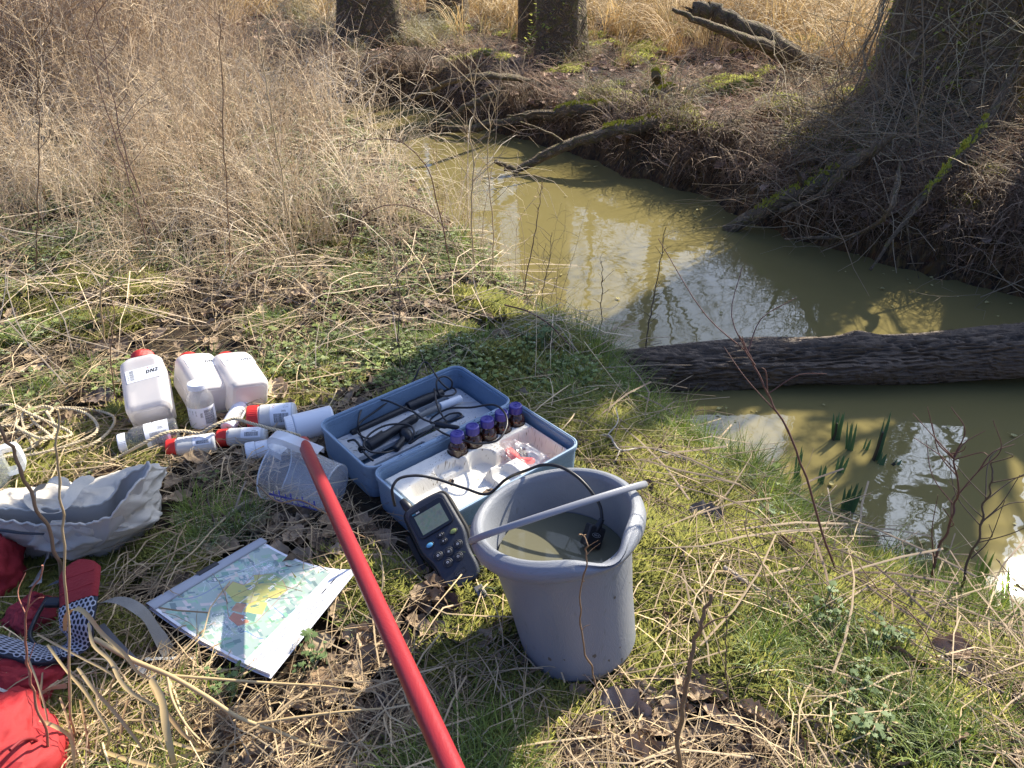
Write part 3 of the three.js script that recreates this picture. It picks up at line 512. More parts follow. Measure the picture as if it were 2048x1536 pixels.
// bare wood standing beyond the far bank: seen in the stream's reflection
{
  const G = 'bare trees mirrored in the stream', L = 'bare woodland tree beyond the far bank mirrored in the stream';
  const protos = [0, 1, 2].map((k) => { const h = [12, 14, 10][k], r0 = [0.16, 0.2, 0.11][k], g = new THREE.Group(); obj('trunk', trunkGeo(20 + k, h, r0, 0.2, 12, [0.02 * (k - 1), 0]), barkMat, g); obj('crown', branchesGeo(300 + k, h, r0, h * 0.3, [0.02 * (k - 1), 0], 4, 0.36), branchMat, g); return g; });
  const r = rng(41), keys = [[0, -1.2], [-0.9, -1.8], [0.7, -1.1], [-0.5, -1.0], [0, -4.2], [-1.5, -3.5], [-2.6, -4.5], [1.5, -5.2], [-0.5, -2.6], [-3.5, -7], [-1, -7.5], [0.6, -6]];
  // a tree whose crown would keep the low sun off the places that lie in sunshine is left out
  const shades = (x, z, h) => keys.some(([kx, kz]) => { const dx = x - kx, dz = z - kz, along = dx * 0.674 - dz * 0.738, off = Math.abs(dx * 0.738 + dz * 0.674), y = along * 0.767; return along > 0 && y < h * 1.02 && y > h * 0.28 && off < h * 0.2; });
  for (let k = 0; k < 34; k++) {
    const a = lerp(-0.55, 0.95, (k + r()) / 34), d = 11 + 15 * r(), sunny = Math.abs(a - 0.74) < 0.3 ? 8 : 0, x = Math.sin(a) * (d + sunny), z = -Math.cos(a) * (d + sunny) - 0.5, s = (0.8 + 0.5 * r()) * (sunny ? 0.62 : 1);
    if (far(x, z) < 1.5 || shades(x, z, 12 * s)) continue;
    const t = protos[k % 3].clone(); t.name = numbered('woodland_tree'); tag(t, L, 'tree', G); t.position.set(x, H(x, z), z); t.rotation.y = r() * 6.28; t.scale.setScalar(s); scene.add(t);
  }
  for (const [a, d, s] of [[0.5, 14, 0.62], [0.9, 11, 0.6], [1.02, 9.5, 0.6]]) { const x = Math.sin(a) * d, z = -Math.cos(a) * d, t = protos[2].clone(); t.name = numbered('woodland_tree'); tag(t, L, 'tree', G); t.position.set(x, H(x, z), z); t.rotation.y = d * 7; t.scale.set(s * 0.8, s * 1.15, s * 0.8); scene.add(t); }
  // far wood: too distant to tell trunk from trunk
  const m = new THREE.Matrix4(), g = new THREE.Group(); g.name = 'far_wood'; tag(g, 'grey brown far wood closing the view behind the reeds', 'wood', null, 'stuff'); scene.add(g);
  const gg = mergeGeometries([trunkGeo(60, 13, 0.2, 0.1, 6), branchesGeo(61, 13, 0.2, 3, [0, 0], 3, 0.33)]);
  const im = new THREE.InstancedMesh(gg, branchMat, 260); im.name = 'trees'; im.userData.kind = 'stuff'; im.castShadow = true;
  for (let k = 0; k < 260; k++) { const a = lerp(-1.5, 1.5, r()), d = 45 + 50 * r(), s = 0.5 + 0.25 * r(); m.compose(V(Math.sin(a) * d, 0, -Math.cos(a) * d), yawQ(r() * 6), V(s, s, s)); im.setMatrixAt(k, m); }
  g.add(im);
}
// --- fallen wood
const jag = (pts, n, amp, seed) => { const c = curve(pts, n), r = rng(seed); return c.map((p, k) => k && k < n ? p.clone().add(V((r() - 0.5) * amp, (r() - 0.5) * amp, (r() - 0.5) * amp)) : p); };
function branch(name, label, cat, pts, r0, r1, o = {}) {
  const t = thing(name, label, cat, pts[0].clone(), o.group), L = pts.map((p) => p.clone().sub(pts[0]));
  const line = jag(L, o.n ?? 18, o.amp ?? r0 * 0.5, o.seed ?? 1), b = new MB(), rr = rng(o.seed ?? 1), bump = line.map(() => 0.85 + 0.3 * rr());
  b.tube(line, line.map((_, k) => lerp(r0, r1, k / (line.length - 1)) * bump[k] * (0.25 + 0.75 * sstep(k, 0, 2.5))), o.sides ?? 8);
  obj('wood', b.geo(), o.mat ?? deadWood, t);
  for (const [i, dx, dy, dz, rad] of o.side ?? []) { const q = line[i], s = new MB(); s.tube(jag([q, q.clone().add(V(dx * 0.5, dy * 0.6, dz * 0.5)), q.clone().add(V(dx, dy, dz))], 8, rad, i), (u) => rad * (1 - 0.6 * u), 5); obj('side_branch', s.geo(), o.mat ?? deadWood, t); }
  if (o.moss) { const m = new MB(); for (let k = 0; k < o.moss[2]; k++) { const f = lerp(o.moss[0], o.moss[1], rr()) * (line.length - 1.001), i = f | 0, q = line[i].clone().lerp(line[i + 1], f - i), R = lerp(r0, r1, f / line.length), a = (rr() - 0.5) * 2.2; q.add(V(Math.sin(a) * R * 0.9, Math.cos(a) * R * 0.9, (rr() - 0.5) * R * 1.6)); for (let j = 0; j < 5; j++) { const d = V(rr() - 0.5, 0.5 + rr() * 0.6, rr() - 0.5).normalize(), l = 0.008 + 0.014 * rr(); m.blade([q, q.clone().addScaledVector(d, l * 0.5), q.clone().addScaledVector(d, l)], 0.004, V(1, 0, rr() - 0.5).normalize()); } } tag(obj('moss', m.geo(), mossMat, t), null, null, null, 'stuff'); }
  return t;
}
branch('fallen_branch', 'branch with mossy upper end sticking out low over the water near the thick grey trunk', 'branch', [P(1235, 214, 0.06), P(1150, 222, 0.06), P(1080, 232, -0.04), P(960, 252, -0.12), P(840, 262, -0.22)], 0.05, 0.022, { seed: 2, moss: [0, 0.4, 260], side: [[6, -0.36, -0.02, 0.02, 0.016], [12, -0.2, -0.08, 0.25, 0.012]] });
branch('fallen_branch', 'long dead branch reaching from the mossy bank down to a hooked tip on the water', 'branch', [P(1420, 226, 0.07), P(1345, 236, 0.09), P(1250, 257, 0.06), P(1170, 276, 0), P(1130, 291, -0.04), P(1060, 326, -0.14), P(1025, 342, -0.18), P(1010, 330, -0.14), P(990, 322, -0.12)], 0.052, 0.012, { seed: 3, n: 26, moss: [0, 0.32, 320], side: [[12, -0.3, 0.16, 0.1, 0.01]] });
branch('fallen_branch', 'thin arched bare branch above the dark bank at the bend of the stream', 'branch', [P(1060, 160, 0.16), P(1030, 157, 0.2), P(960, 152, 0.26), P(900, 165, 0.2), P(830, 195, 0.05), P(760, 220, -0.1), P(650, 258, -0.2)], 0.026, 0.008, { seed: 4, n: 24 });
branch('fallen_branch', 'straight thin branch slanting into the water beside the bend', 'branch', [P(1010, 175, 0.1), P(920, 222, -0.04), P(835, 268, -0.22)], 0.03, 0.016, { seed: 5 });
branch('fallen_branch', 'mossy branch dipping its dark broken end into the water below the right bramble', 'branch', [P(1750, 300, 0.2), P(1690, 335, 0.13), P(1600, 385, 0.02), P(1530, 420, -0.08), P(1450, 462, -0.21)], 0.045, 0.03, { seed: 6, moss: [0.3, 0.8, 180], side: [[9, -0.1, 0.14, 0.12, 0.014], [13, 0.25, 0.02, 0.05, 0.014]] });
branch('wood_piece', 'short grey weathered piece of wood lying on the far bank', 'wood', [P(1555, 197, 0.2), P(1530, 208, 0.19), P(1490, 236, 0.14), P(1462, 250, 0.13)], 0.06, 0.03, { seed: 7, n: 10 });
branch('mossy_log', 'mossy log lying in the reeds behind the leaning dead trunk', 'log', [P(1860, 48, 0.3), P(1760, 46, 0.26), P(1700, 58, 0.24), P(1625, 72, 0.2)], 0.09, 0.08, { seed: 8, moss: [0, 1, 300] });
branch('mossy_stump', 'small bright mossy stick upright on the far bank', 'stump', [P(1318, 185, 0.1), P(1315, 165, 0.2), P(1310, 148, 0.28)], 0.04, 0.025, { seed: 9, n: 6, moss: [0, 1, 200] });
branch('mossy_stick', 'bright mossy stick lying on the far bank beside the mossy stump', 'stick', [P(1290, 195, 0.14), P(1330, 182, 0.16), P(1345, 178, 0.17)], 0.03, 0.03, { seed: 10, n: 6, moss: [0, 1, 220] });
branch('fallen_branch', 'low grey branch lying across the dark foot of the right bramble', 'branch', [P(1790, 270, 0.35), P(1700, 330, 0.2), P(1640, 390, 0.05), P(1560, 420, -0.05)], 0.028, 0.012, { seed: 14 });
branch('fallen_branch', 'bare twiggy branch hanging over the water at the right bank', 'branch', [P(1800, 330, 0.3), P(1780, 420, 0.15), P(1700, 470, -0.05), P(1570, 478, -0.15)], 0.014, 0.005, { seed: 15, n: 22, side: [[8, -0.15, 0.1, 0.1, 0.005], [13, -0.2, -0.05, 0.1, 0.004], [17, -0.1, 0.1, 0.05, 0.004]] });
branch('fallen_branch', 'mossy bare branch drooping to the water near the right frame edge', 'branch', [PZ(2040, 120, -3.4), PZ(1960, 260, -3.3), PZ(1880, 350, -3.2), PZ(1790, 470, -3.1), PZ(1740, 540, -3.05)], 0.02, 0.006, { seed: 16, n: 22, moss: [0.2, 0.6, 120], side: [[8, 0.2, -0.3, 0.1, 0.006], [12, -0.2, -0.1, 0.1, 0.005], [15, 0.1, -0.25, 0.05, 0.004]] });
{ // leaning dead trunk with a split, broken end
  const zz = -5.35, pts = [PZ(1720, 185, zz), PZ(1690, 165, zz), PZ(1600, 118, zz - 0.08), PZ(1530, 75, zz - 0.12), PZ(1470, 45, zz - 0.15), PZ(1420, 22, zz - 0.18), PZ(1385, 22, zz - 0.2)];
  const t = branch('dead_tree', 'leaning dead trunk with a splintered broken end above the reeds', 'dead tree', pts, 0.09, 0.045, { seed: 12, n: 30, sides: 12, moss: [0.0, 0.25, 260] });
  const o = pts[0], b = new MB(); b.tube(jag([PZ(1545, 95, zz - 0.06), PZ(1480, 75, zz), PZ(1400, 42, zz + 0.05), PZ(1345, 18, zz + 0.05)].map((q) => q.sub(o)), 16, 0.015, 3), (u) => 0.045 * (1 - 0.75 * u), 7); obj('split_limb', b.geo(), deadWood, t);
  const s = new MB(), r = rng(4); for (let k = 0; k < 7; k++) { const q = pts[6].clone().sub(o).add(V((r() - 0.5) * 0.05, (r() - 0.5) * 0.06, (r() - 0.5) * 0.05)); s.tube([q.clone().add(V(0.06, -0.01, 0)), q, q.clone().add(V(-0.05 - 0.06 * r(), (r() - 0.3) * 0.06, 0))], (u) => 0.014 * (1 - u * 0.9), 4); } tag(obj('splinters', s.geo(), deadWood, t), null, null, null, 'stuff');
}
{ // the big log across the water
  const a = V(0.24, -0.175, -2.265), d = V(2.8, 0.15, -0.05), L = d.length(), t = thing('fallen_log', 'big dark log with ridged bark lying across the stream', 'log', a), b = new MB(), R0 = 0.07;
  const dir = d.clone().normalize(), side = new THREE.Vector3().crossVectors(dir, V(0, 1, 0)).normalize(), up = new THREE.Vector3().crossVectors(side, dir);
  const furrow = (s, an) => { const w = an * 3.2 + 0.5 * noise(s * 5, an * 2, 3), n = Math.abs(noise(s * 5.2, w * 2.1, 9)), m = Math.abs(noise(s * 13, w * 5, 4)); return sstep(n, 0.0, 0.16) * 0.015 + sstep(m, 0, 0.25) * 0.006 + 0.008 * noise(s * 3, an * 1.5, 20); };
  b.surf((u, v) => {
    const an = u * 2 * PI, s = v * L, end = sstep(v, 0, 0.012), per = Math.abs(an - PI);
    const R = (R0 * (1 + 0.14 * v) + furrow(s, per) + 0.02 * Math.exp(-Math.pow((s - 0.95) / 0.05, 2) - Math.pow((an - 2.0) / 0.5, 2)) + 0.022 * Math.exp(-Math.pow((s - 1.75) / 0.06, 2) - Math.pow((an - 1.3) / 0.45, 2)) + 0.02 * noise(s * 2, Math.cos(an), Math.sin(an))) * (0.9 * end + 0.1);
    return V(0, 0, 0).addScaledVector(dir, s).addScaledVector(side, Math.cos(an) * R).addScaledVector(up, Math.sin(an) * R * 0.9);
  }, 150, 620);
  obj('bark', b.geo(), std([0.17, 0.12, 0.078], 0.65, { bumpMap: rep(grainTex, 6, 14), bumpScale: 0.003, map: rep(dataTex(256, 256, (u, v) => { const n = 0.5 + 0.5 * tileNoise(u, v, 12, 31), f = 0.5 + 0.5 * tileNoise(u, v, 60, 8); const k = 0.55 + 0.5 * n * f; return [k, k * 0.95, k * 0.88]; }), 3, 8) }), t);
}
// ---------------------------------------------------------------- instrument case and what lies in it
const rimPt = (u, w, d, r) => { // point on a rounded rectangle, u 0..1
  const a = w / 2 - r, b = d / 2 - r, q = (PI / 2) * r, segs = [2 * b, q, 2 * a, q, 2 * b, q, 2 * a, q], tot = segs.reduce((x, y) => x + y, 0);
  let s = (u % 1) * tot, k = 0; while (k < 7 && s > segs[k]) { s -= segs[k]; k++; }
  const f = s / segs[k], arc = (cx, cz, a0) => { const t = a0 + f * PI / 2; return [cx + r * Math.cos(t), cz + r * Math.sin(t)]; };
  return [() => [w / 2, lerp(-b, b, f)], () => arc(a, b, 0), () => [lerp(a, -a, f), d / 2], () => arc(-a, b, PI / 2), () => [-w / 2, lerp(b, -b, f)], () => arc(-a, -b, PI), () => [lerp(-a, a, f), -d / 2], () => arc(a, -b, 1.5 * PI)][k]();
};
function shell(w, d, r, prof, n = 120) { // prof: [offset outwards, height]
  const b = new MB();
  for (let k = 0; k < prof.length - 1; k++) { const [o0, y0] = prof[k], [o1, y1] = prof[k + 1]; b.surf((u, v) => { const o = lerp(o0, o1, v), [x, z] = rimPt(u, w + 2 * o, d + 2 * o, Math.max(0.003, r + o)); return V(x, lerp(y0, y1, v), z); }, n, 1, null, true); }
  return b.geo();
}
function plate(w, d, r, y, holes = [], th = 0.003) { const s = rrect(w, d, r); for (const h of holes) s.holes.push(h); const g = extrude(s, th, 0.0008, 1); g.rotateX(-PI / 2); g.translate(0, y, 0); return g; }
const holeRect = (x, z, w, d, r, a = 0) => { const s = rrect(w, d, r), p = new THREE.Path(); p.setFromPoints(s.getPoints(6).map((q) => new THREE.Vector2(x + q.x * Math.cos(a) - q.y * Math.sin(a), -z + q.x * Math.sin(a) + q.y * Math.cos(a)))); return p; };
const specks = dataTex(512, 512, (u, v) => { const n = tileNoise(u, v, 70, 5), m = tileNoise(u, v, 7, 15), d = sstep(n + 0.45 * m, 0.5, 0.66), e = 0.06 * tileNoise(u, v, 20, 2); return [1 - 0.62 * d + e, 1 - 0.68 * d + e, 1 - 0.75 * d + e * 0.6]; });
const M2 = {
  blue: phy([0.18, 0.27, 0.38], 0.42, { bumpMap: rep(grainTex, 14), bumpScale: 0.0004, map: rep(specks, 2) }),
  rim: phy([0.26, 0.36, 0.47], 0.38), foam: std([0.5, 0.51, 0.52], 0.95, { bumpMap: rep(grainTex, 20), bumpScale: 0.0008, map: rep(specks, 2.5) }),
  tray: phy([0.72, 0.69, 0.62], 0.5, { map: rep(specks, 1), bumpMap: rep(grainTex, 4), bumpScale: 0.0006 }),
  black: phy([0.013, 0.014, 0.018], 0.4), cable: phy([0.012, 0.012, 0.014], 0.38), grey: phy([0.2, 0.2, 0.19], 0.45), white: phy([0.72, 0.74, 0.76], 0.4),
  steel: std([0.55, 0.55, 0.53], 0.28, { metalness: 1 }), red: phy([0.55, 0.025, 0.018], 0.42), purple: phy([0.04, 0.035, 0.24], 0.4),
};
const U = V(0.756, 0, -0.655), W3 = V(0.655, 0, 0.756), HINGE = P(742, 941, 0.1).add(P(1027, 806, 0.1)).multiplyScalar(0.5).setY(0);
const CASE = thing('instrument_case', 'open blue plastic instrument case with white tray, beside the grey bucket', 'case', HINGE.clone().setY(0.004));
CASE.rotation.y = Math.atan2(0.655, 0.756);
const CW = 0.435, CD = 0.235, CH = 0.1;
const inCase = (x, y, z) => HINGE.clone().addScaledVector(U, x).addScaledVector(W3, z).setY(y + 0.004); // a place given in the case's own axes
{
  const wall = [[-0.014, 0], [-0.004, 0.004], [-0.002, 0.02], [0, CH - 0.012], [0.0035, CH - 0.011], [0.0035, CH - 0.002], [0.002, CH], [-0.003, CH], [-0.0038, CH - 0.006], [-0.006, CH - 0.0065], [-0.012, 0.01]];
  for (const [n, z] of [['lid', -CD / 2 - 0.008], ['base', CD / 2 + 0.008]]) {
    const s = obj(n, shell(CW, CD, 0.028, wall), M2.blue, CASE); s.position.z = z;
    if (n === 'lid') s.rotation.x = 0.03;
    const f = obj('floor', plate(CW - 0.025, CD - 0.025, 0.018, 0.005), M2.blue, s);
    const r = obj('rim', shell(CW, CD, 0.028, [[0.0038, CH - 0.003], [0.0032, CH + 0.0012], [0.0005, CH + 0.0016], [0.0002, CH - 0.001]]), M2.rim, s);
    if (n === 'lid') { // thin raised ribs along the hinge-side and far walls
      const far = obj('latch_notch', new RoundedBoxGeometry(0.05, 0.012, 0.006, 2, 0.002), M2.rim, s); far.position.set(-0.06, CH - 0.008, -CD / 2 - 0.004);
      const far2 = obj('latch_notch', new RoundedBoxGeometry(0.05, 0.012, 0.006, 2, 0.002), M2.rim, s); far2.position.set(0.09, CH - 0.008, -CD / 2 - 0.004);
      const fo = obj('foam_insert', plate(CW - 0.034, CD - 0.03, 0.02, 0.028, [holeRect(-0.03, 0.012, 0.32, 0.03, 0.004), holeRect(0.1, -0.055, 0.1, 0.05, 0.006), holeRect(-0.09, 0.06, 0.15, 0.035, 0.006)], 0.012), M2.foam, s);
    }
  }
  for (let k = 0; k < 7; k++) { const g = new THREE.CylinderGeometry(0.0042, 0.0042, 0.045, 10); g.rotateZ(PI / 2); const h = obj('hinge', g, k % 2 ? M2.blue : M2.rim, CASE); h.position.set(-0.165 + k * 0.055, CH - 0.004, 0); }
  // moulded white tray: one sheet pressed into hollows
  const holes = many(5, (k) => [-0.005 + k * 0.046, 0.05]);
  const soft = (d, e = 0.006) => sstep(d, -e, e);
  const box = (x, z, cx, cz, hw, hd, r) => { const qx = Math.abs(x - cx) - hw + r, qz = Math.abs(z - cz) - hd + r; return r - Math.min(Math.max(qx, qz), 0) * 1 - Math.hypot(Math.max(qx, 0), Math.max(qz, 0)); };
  const trayY = (x, z) => {
    let d = 0; const put = (q, dep, e) => { d = Math.max(d, soft(q, e) * dep); };
    put(box(x, z, -0.09, 0.15, 0.095, 0.062, 0.03), 0.034); put(box(x, z, -0.055, 0.09, 0.04, 0.022, 0.02), 0.024); put(0.034 - Math.hypot(x - 0.02, z - 0.115), 0.036); put(box(x, z, 0.02, 0.19, 0.03, 0.03, 0.02), 0.02, 0.008);
    put(box(x, z, 0.14, 0.155, 0.052, 0.064, 0.012), 0.05, 0.005); put(box(x, z, 0.06, 0.14, 0.03, 0.018, 0.012), 0.03);
    for (const [hx, hz] of holes) put(0.0235 - Math.hypot(x - hx, z - hz), 0.034, 0.0015);
    return 0.079 - d + 0.0008 * noise(x * 60, z * 60);
  };
  const tw = CW - 0.03, td = CD - 0.03, b = new MB();
  b.surf((u, v) => { const x = (u - 0.5) * tw, z = 0.008 + CD / 2 + (v - 0.5) * td, e = Math.min(u, 1 - u, v * 0.6, (1 - v) * 0.6) * tw; return V(x, trayY(x, z) - 0.012 * (1 - sstep(e, 0, 0.006)), z); }, 200, 110, null, true);
  const uv = b.u; for (let k = 0; k < uv.length; k += 2) { uv[k] *= 1.4; }
  obj('tray', b.geo(), M2.tray, CASE);
  // five brown bottles with purple blue screw caps, standing in the tray's holes
  const glass = phy([0.035, 0.01, 0.003], 0.06, { ior: 1.5, clearcoat: 0.6, clearcoatRoughness: 0.04 });
  const bodyG = lathe([[0, 0], [0.0205, 0], [0.022, 0.002], [0.022, 0.04], [0.0205, 0.047], [0.0155, 0.054], [0.0135, 0.057], [0.0135, 0.062]], 32);
  const ribs = new MB(); ribs.surf((u, v) => { const a = u * 2 * PI, p = [[0.0142, 0], [0.0152, 0.001], [0.0152, 0.0175], [0.0142, 0.0192], [0.0108, 0.0194], [0.0106, 0.0185], [0, 0.0185]], f = v * 6, i = Math.min(5, f | 0), r0 = lerp(p[i][0], p[i + 1][0], f - i), y = lerp(p[i][1], p[i + 1][1], f - i); const rr = r0 + (v > 0.1 && v < 0.5 ? 0.0005 * Math.sin(a * 30) : 0); return V(Math.cos(a) * rr, y, -Math.sin(a) * rr); }, 180, 12);
  const capG = ribs.geo();
  const which = ['leftmost of five', 'second of five from left', 'middle of five', 'fourth of five from left', 'rightmost of five'];
  holes.forEach(([hx, hz], k) => {
    const t = thing('reagent_bottle', `brown bottle with purple cap in the case tray, ${which[k]}`, 'bottle', inCase(hx, trayY(hx, hz) + 0.001, hz), 'brown bottles in the case tray');
    t.rotation.y = k * 1.3; t.scale.setScalar(1.08);
    obj('body', bodyG, glass, t); const c = obj('cap', capG, M2.purple, t); c.position.y = 0.0585;
    const d = obj('cap_mark', new THREE.TorusGeometry(0.004, 0.0005, 6, 24), M2.purple, c); d.rotation.x = PI / 2; d.position.y = 0.0189;
  });
  // clear zip bag with red stoppers
  const zc = inCase(0.1, 0.07, 0.16), zip = thing('zip_bag', 'crumpled clear plastic bag lying over the right hollow of the tray', 'plastic bag', zc); zip.rotation.y = 0.9;
  const zb = new MB(); zb.surf((u, v) => { const x = (u - 0.5) * 0.075, z = (v - 0.5) * 0.11; return V(x + 0.006 * noise(x * 40, z * 40, 2), 0.022 * Math.cos(x * 30) * Math.cos(z * 18) + 0.011 * noise(x * 45, z * 45) + 0.006 * Math.abs(noise(x * 110, z * 90)), z + 0.006 * noise(z * 50, x * 30, 6)); }, 40, 50);
  obj('film', zb.geo(), phy([0.96, 0.96, 0.97], 0.12, { transmission: 0.88, thickness: 0, ior: 1.5 }), zip);
  const stop = thing('red_stoppers', 'red plastic stoppers inside the clear bag', 'stoppers', inCase(0.092, 0.062, 0.152)); stop.rotation.y = 0.5;
  const redP = phy([0.8, 0.09, 0.06], 0.4);
  for (const [x, y, z, l, r, a] of [[0, 0.004, 0, 0.04, 0.009, 0.3], [0.016, 0, 0.014, 0.034, 0.008, 1.1], [-0.012, -0.004, 0.02, 0.03, 0.008, -0.6], [0.002, 0.0, -0.022, 0.022, 0.011, 0.2]]) { const g = new THREE.CapsuleGeometry(r, l, 5, 14); g.rotateX(PI / 2); const m = obj('stopper', g, redP, stop); m.position.set(x, y, z); m.rotation.set(0.2, a, 0); }
  // dry leaves that have dropped into the tray
  [['dark curled leaf scrap in the big hollow of the tray', -0.075, 0.115, 0.35, 'leaf'], ['broken dry leaf at the front edge of the tray', -0.03, 0.2, 0.5, 'leaf'], ['dark leaves in the right hollow of the tray behind the clear bag', 0.135, 0.12, 0.6, 'leaf']].forEach(([l, x, z, s, c], k) => { const m = tag(obj('dead_leaf', deadLeaf(900 + k, s), std([0.13, 0.09, 0.06], 0.85)), l, c); m.position.copy(inCase(x, trayY(x, z) + 0.006, z)); m.rotation.y = k * 2; });
}
// cables and probes in the lid
const cab = (pts, r = 0.0026, n = 60) => { const b = new MB(); b.tube(curve(pts, n), r, 8); return b.geo(); };
const lidPt = (px, py, y) => P(px, py, y);
function local(t, pts) { return pts.map((p) => p.clone().sub(t.position)); }
function rod(a, b, prof, seg = 20) { // a turned body from a to b: prof [[radius, 0..1], ...]
  const L = a.distanceTo(b), g = lathe([[0, 0], ...prof.map(([r, t]) => [r, t * L]), [0, L]], seg); const q = new THREE.Quaternion().setFromUnitVectors(V(0, 1, 0), b.clone().sub(a).normalize()); g.applyQuaternion(q); g.translate(a.x, a.y, a.z); return g;
}
{
  const y = 0.062;
  const t = thing('probe', 'black and grey probe with white capped end lying across the lid foam', 'probe', lidPt(745, 885, y));
  const L = (px, py, h) => lidPt(px, py, h).sub(t.position);
  obj('handle', rod(L(735, 893, 0.055), L(832, 835, 0.066), [[0.012, 0], [0.015, 0.03], [0.0145, 0.3], [0.0115, 0.42], [0.012, 0.5], [0.012, 0.95], [0.0105, 1]]), M2.black, t);
  obj('sleeve', rod(L(832, 835, 0.066), L(882, 812, 0.07), [[0.0075, 0], [0.008, 0.05], [0.008, 0.95], [0.0078, 1]]), M2.grey, t);
  obj('cap', rod(L(880, 813, 0.07), L(922, 797, 0.072), [[0.0095, 0], [0.0105, 0.04], [0.0105, 0.95], [0.0098, 1]]), M2.white, t);
  const badge = obj('badge', new THREE.TorusGeometry(0.0042, 0.0006, 6, 24), M2.white, t); badge.position.copy(L(775, 852, 0.078)); badge.scale.set(1, 1.5, 1); badge.rotation.x = -0.8;
  obj('cable', cab([L(735, 893, 0.055), L(722, 872, 0.05), L(716, 848, 0.08), L(731, 808, 0.1), L(764, 800, 0.1), L(802, 813, 0.1), L(827, 824, 0.09), L(850, 840, 0.09), L(884, 850, 0.08)]), M2.cable, t);
  const t2 = thing('probe', 'thick black probe lying behind the white capped one in the lid', 'probe', lidPt(850, 800, 0.055));
  const L2 = (px, py, h) => lidPt(px, py, h).sub(t2.position);
  obj('handle', rod(L2(815, 815, 0.055), L2(886, 784, 0.058), [[0.0125, 0], [0.0145, 0.03], [0.0145, 0.6], [0.012, 0.7], [0.012, 0.97], [0.008, 1]]), M2.black, t2);
  obj('shaft', rod(L2(702, 867, 0.05), L2(815, 815, 0.055), [[0.006, 0], [0.0085, 0.02], [0.0085, 0.98], [0.007, 1]]), M2.black, t2);
  obj('cable', cab([L2(886, 784, 0.058), L2(904, 776, 0.075), L2(912, 783, 0.08), L2(905, 790, 0.08), L2(880, 790, 0.085), L2(873, 772, 0.11), L2(876, 758, 0.12), L2(890, 753, 0.12), L2(904, 763, 0.11), L2(900, 778, 0.09), L2(884, 767, 0.1), L2(868, 745, 0.12), L2(855, 726, 0.12), L2(848, 724, 0.12), L2(838, 738, 0.12), L2(827, 761, 0.1), L2(791, 791, 0.09), L2(753, 821, 0.08), L2(720, 846, 0.07), L2(715, 864, 0.065), L2(737, 877, 0.06), L2(764, 862, 0.06)], 0.0026, 120), M2.cable, t2);
  const t3 = thing('probe', 'short black bulb headed probe in the front corner of the lid', 'probe', lidPt(815, 868, 0.06));
  const L3 = (px, py, h) => lidPt(px, py, h).sub(t3.position);
  obj('bulb', rod(L3(805, 862, 0.055), L3(822, 880, 0.055), [[0.008, 0.02], [0.0145, 0.2], [0.017, 0.45], [0.0145, 0.7], [0.009, 0.95]]), M2.black, t3);
  obj('handle', rod(L3(790, 900, 0.05), L3(812, 872, 0.055), [[0.007, 0], [0.009, 0.1], [0.009, 0.9], [0.008, 1]]), M2.black, t3);
  obj('cable', cab([L3(790, 900, 0.05), L3(770, 905, 0.06), L3(740, 903, 0.07), L3(727, 890, 0.08), L3(740, 868, 0.09), L3(775, 850, 0.095), L3(820, 851, 0.09), L3(828, 868, 0.085), L3(818, 887, 0.07), L3(850, 866, 0.08), L3(880, 848, 0.09), L3(895, 843, 0.09)], 0.0026, 80), M2.cable, t3);
  const t4 = thing('probe', 'round black probe head with shiny dome at the back wall of the lid', 'probe', lidPt(858, 770, 0.06));
  const L4 = (px, py, h) => lidPt(px, py, h).sub(t4.position);
  obj('dome', rod(L4(853, 782, 0.05), L4(862, 762, 0.075), [[0.012, 0], [0.0165, 0.1], [0.017, 0.45], [0.013, 0.8], [0.006, 0.98]]), M2.black, t4);
  obj('knob', rod(L4(832, 782, 0.05), L4(840, 774, 0.055), [[0.008, 0], [0.01, 0.5], [0.006, 1]]), M2.black, t4);
  const c1 = thing('cable', 'long black cable looping from the lid over the brown bottles', 'cable', lidPt(900, 830, 0.1));
  const Lc = (px, py, h) => lidPt(px, py, h).sub(c1.position);
  obj('cord', cab([Lc(869, 778, 0.1), Lc(873, 805, 0.1), Lc(882, 827, 0.1), Lc(895, 843, 0.09), Lc(912, 838, 0.1), Lc(924, 832, 0.1), Lc(918, 826, 0.1), Lc(900, 828, 0.1), Lc(885, 836, 0.09), Lc(862, 846, 0.08), Lc(862, 838, 0.08), Lc(895, 818, 0.11), Lc(942, 815, 0.13), Lc(988, 810, 0.15), Lc(1010, 827, 0.155), Lc(1013, 854, 0.15), Lc(994, 881, 0.14), Lc(955, 887, 0.13), Lc(925, 880, 0.12), Lc(890, 868, 0.11), Lc(866, 853, 0.1)], 0.0026, 140), M2.cable, c1);
  obj('plug', rod(Lc(872, 848, 0.1), Lc(918, 856, 0.105), [[0.006, 0], [0.008, 0.05], [0.0085, 0.4], [0.006, 0.5], [0.006, 0.95], [0.004, 1]]), M2.black, c1);
  const c2 = thing('cable', 'short black cable end tied in a knot at the front corner of the lid', 'cable', lidPt(725, 900, 0.07));
  const Ld = (px, py, h) => lidPt(px, py, h).sub(c2.position);
  obj('cord', cab([Ld(696, 882, 0.06), Ld(708, 880, 0.07), Ld(720, 893, 0.075), Ld(726, 902, 0.075), Ld(735, 912, 0.07), Ld(747, 922, 0.06)], 0.003, 40), M2.cable, c2);
  const kn = obj('knot', new THREE.TorusKnotGeometry(0.0055, 0.0024, 40, 6), M2.cable, c2); kn.position.copy(Ld(723, 899, 0.075));
}
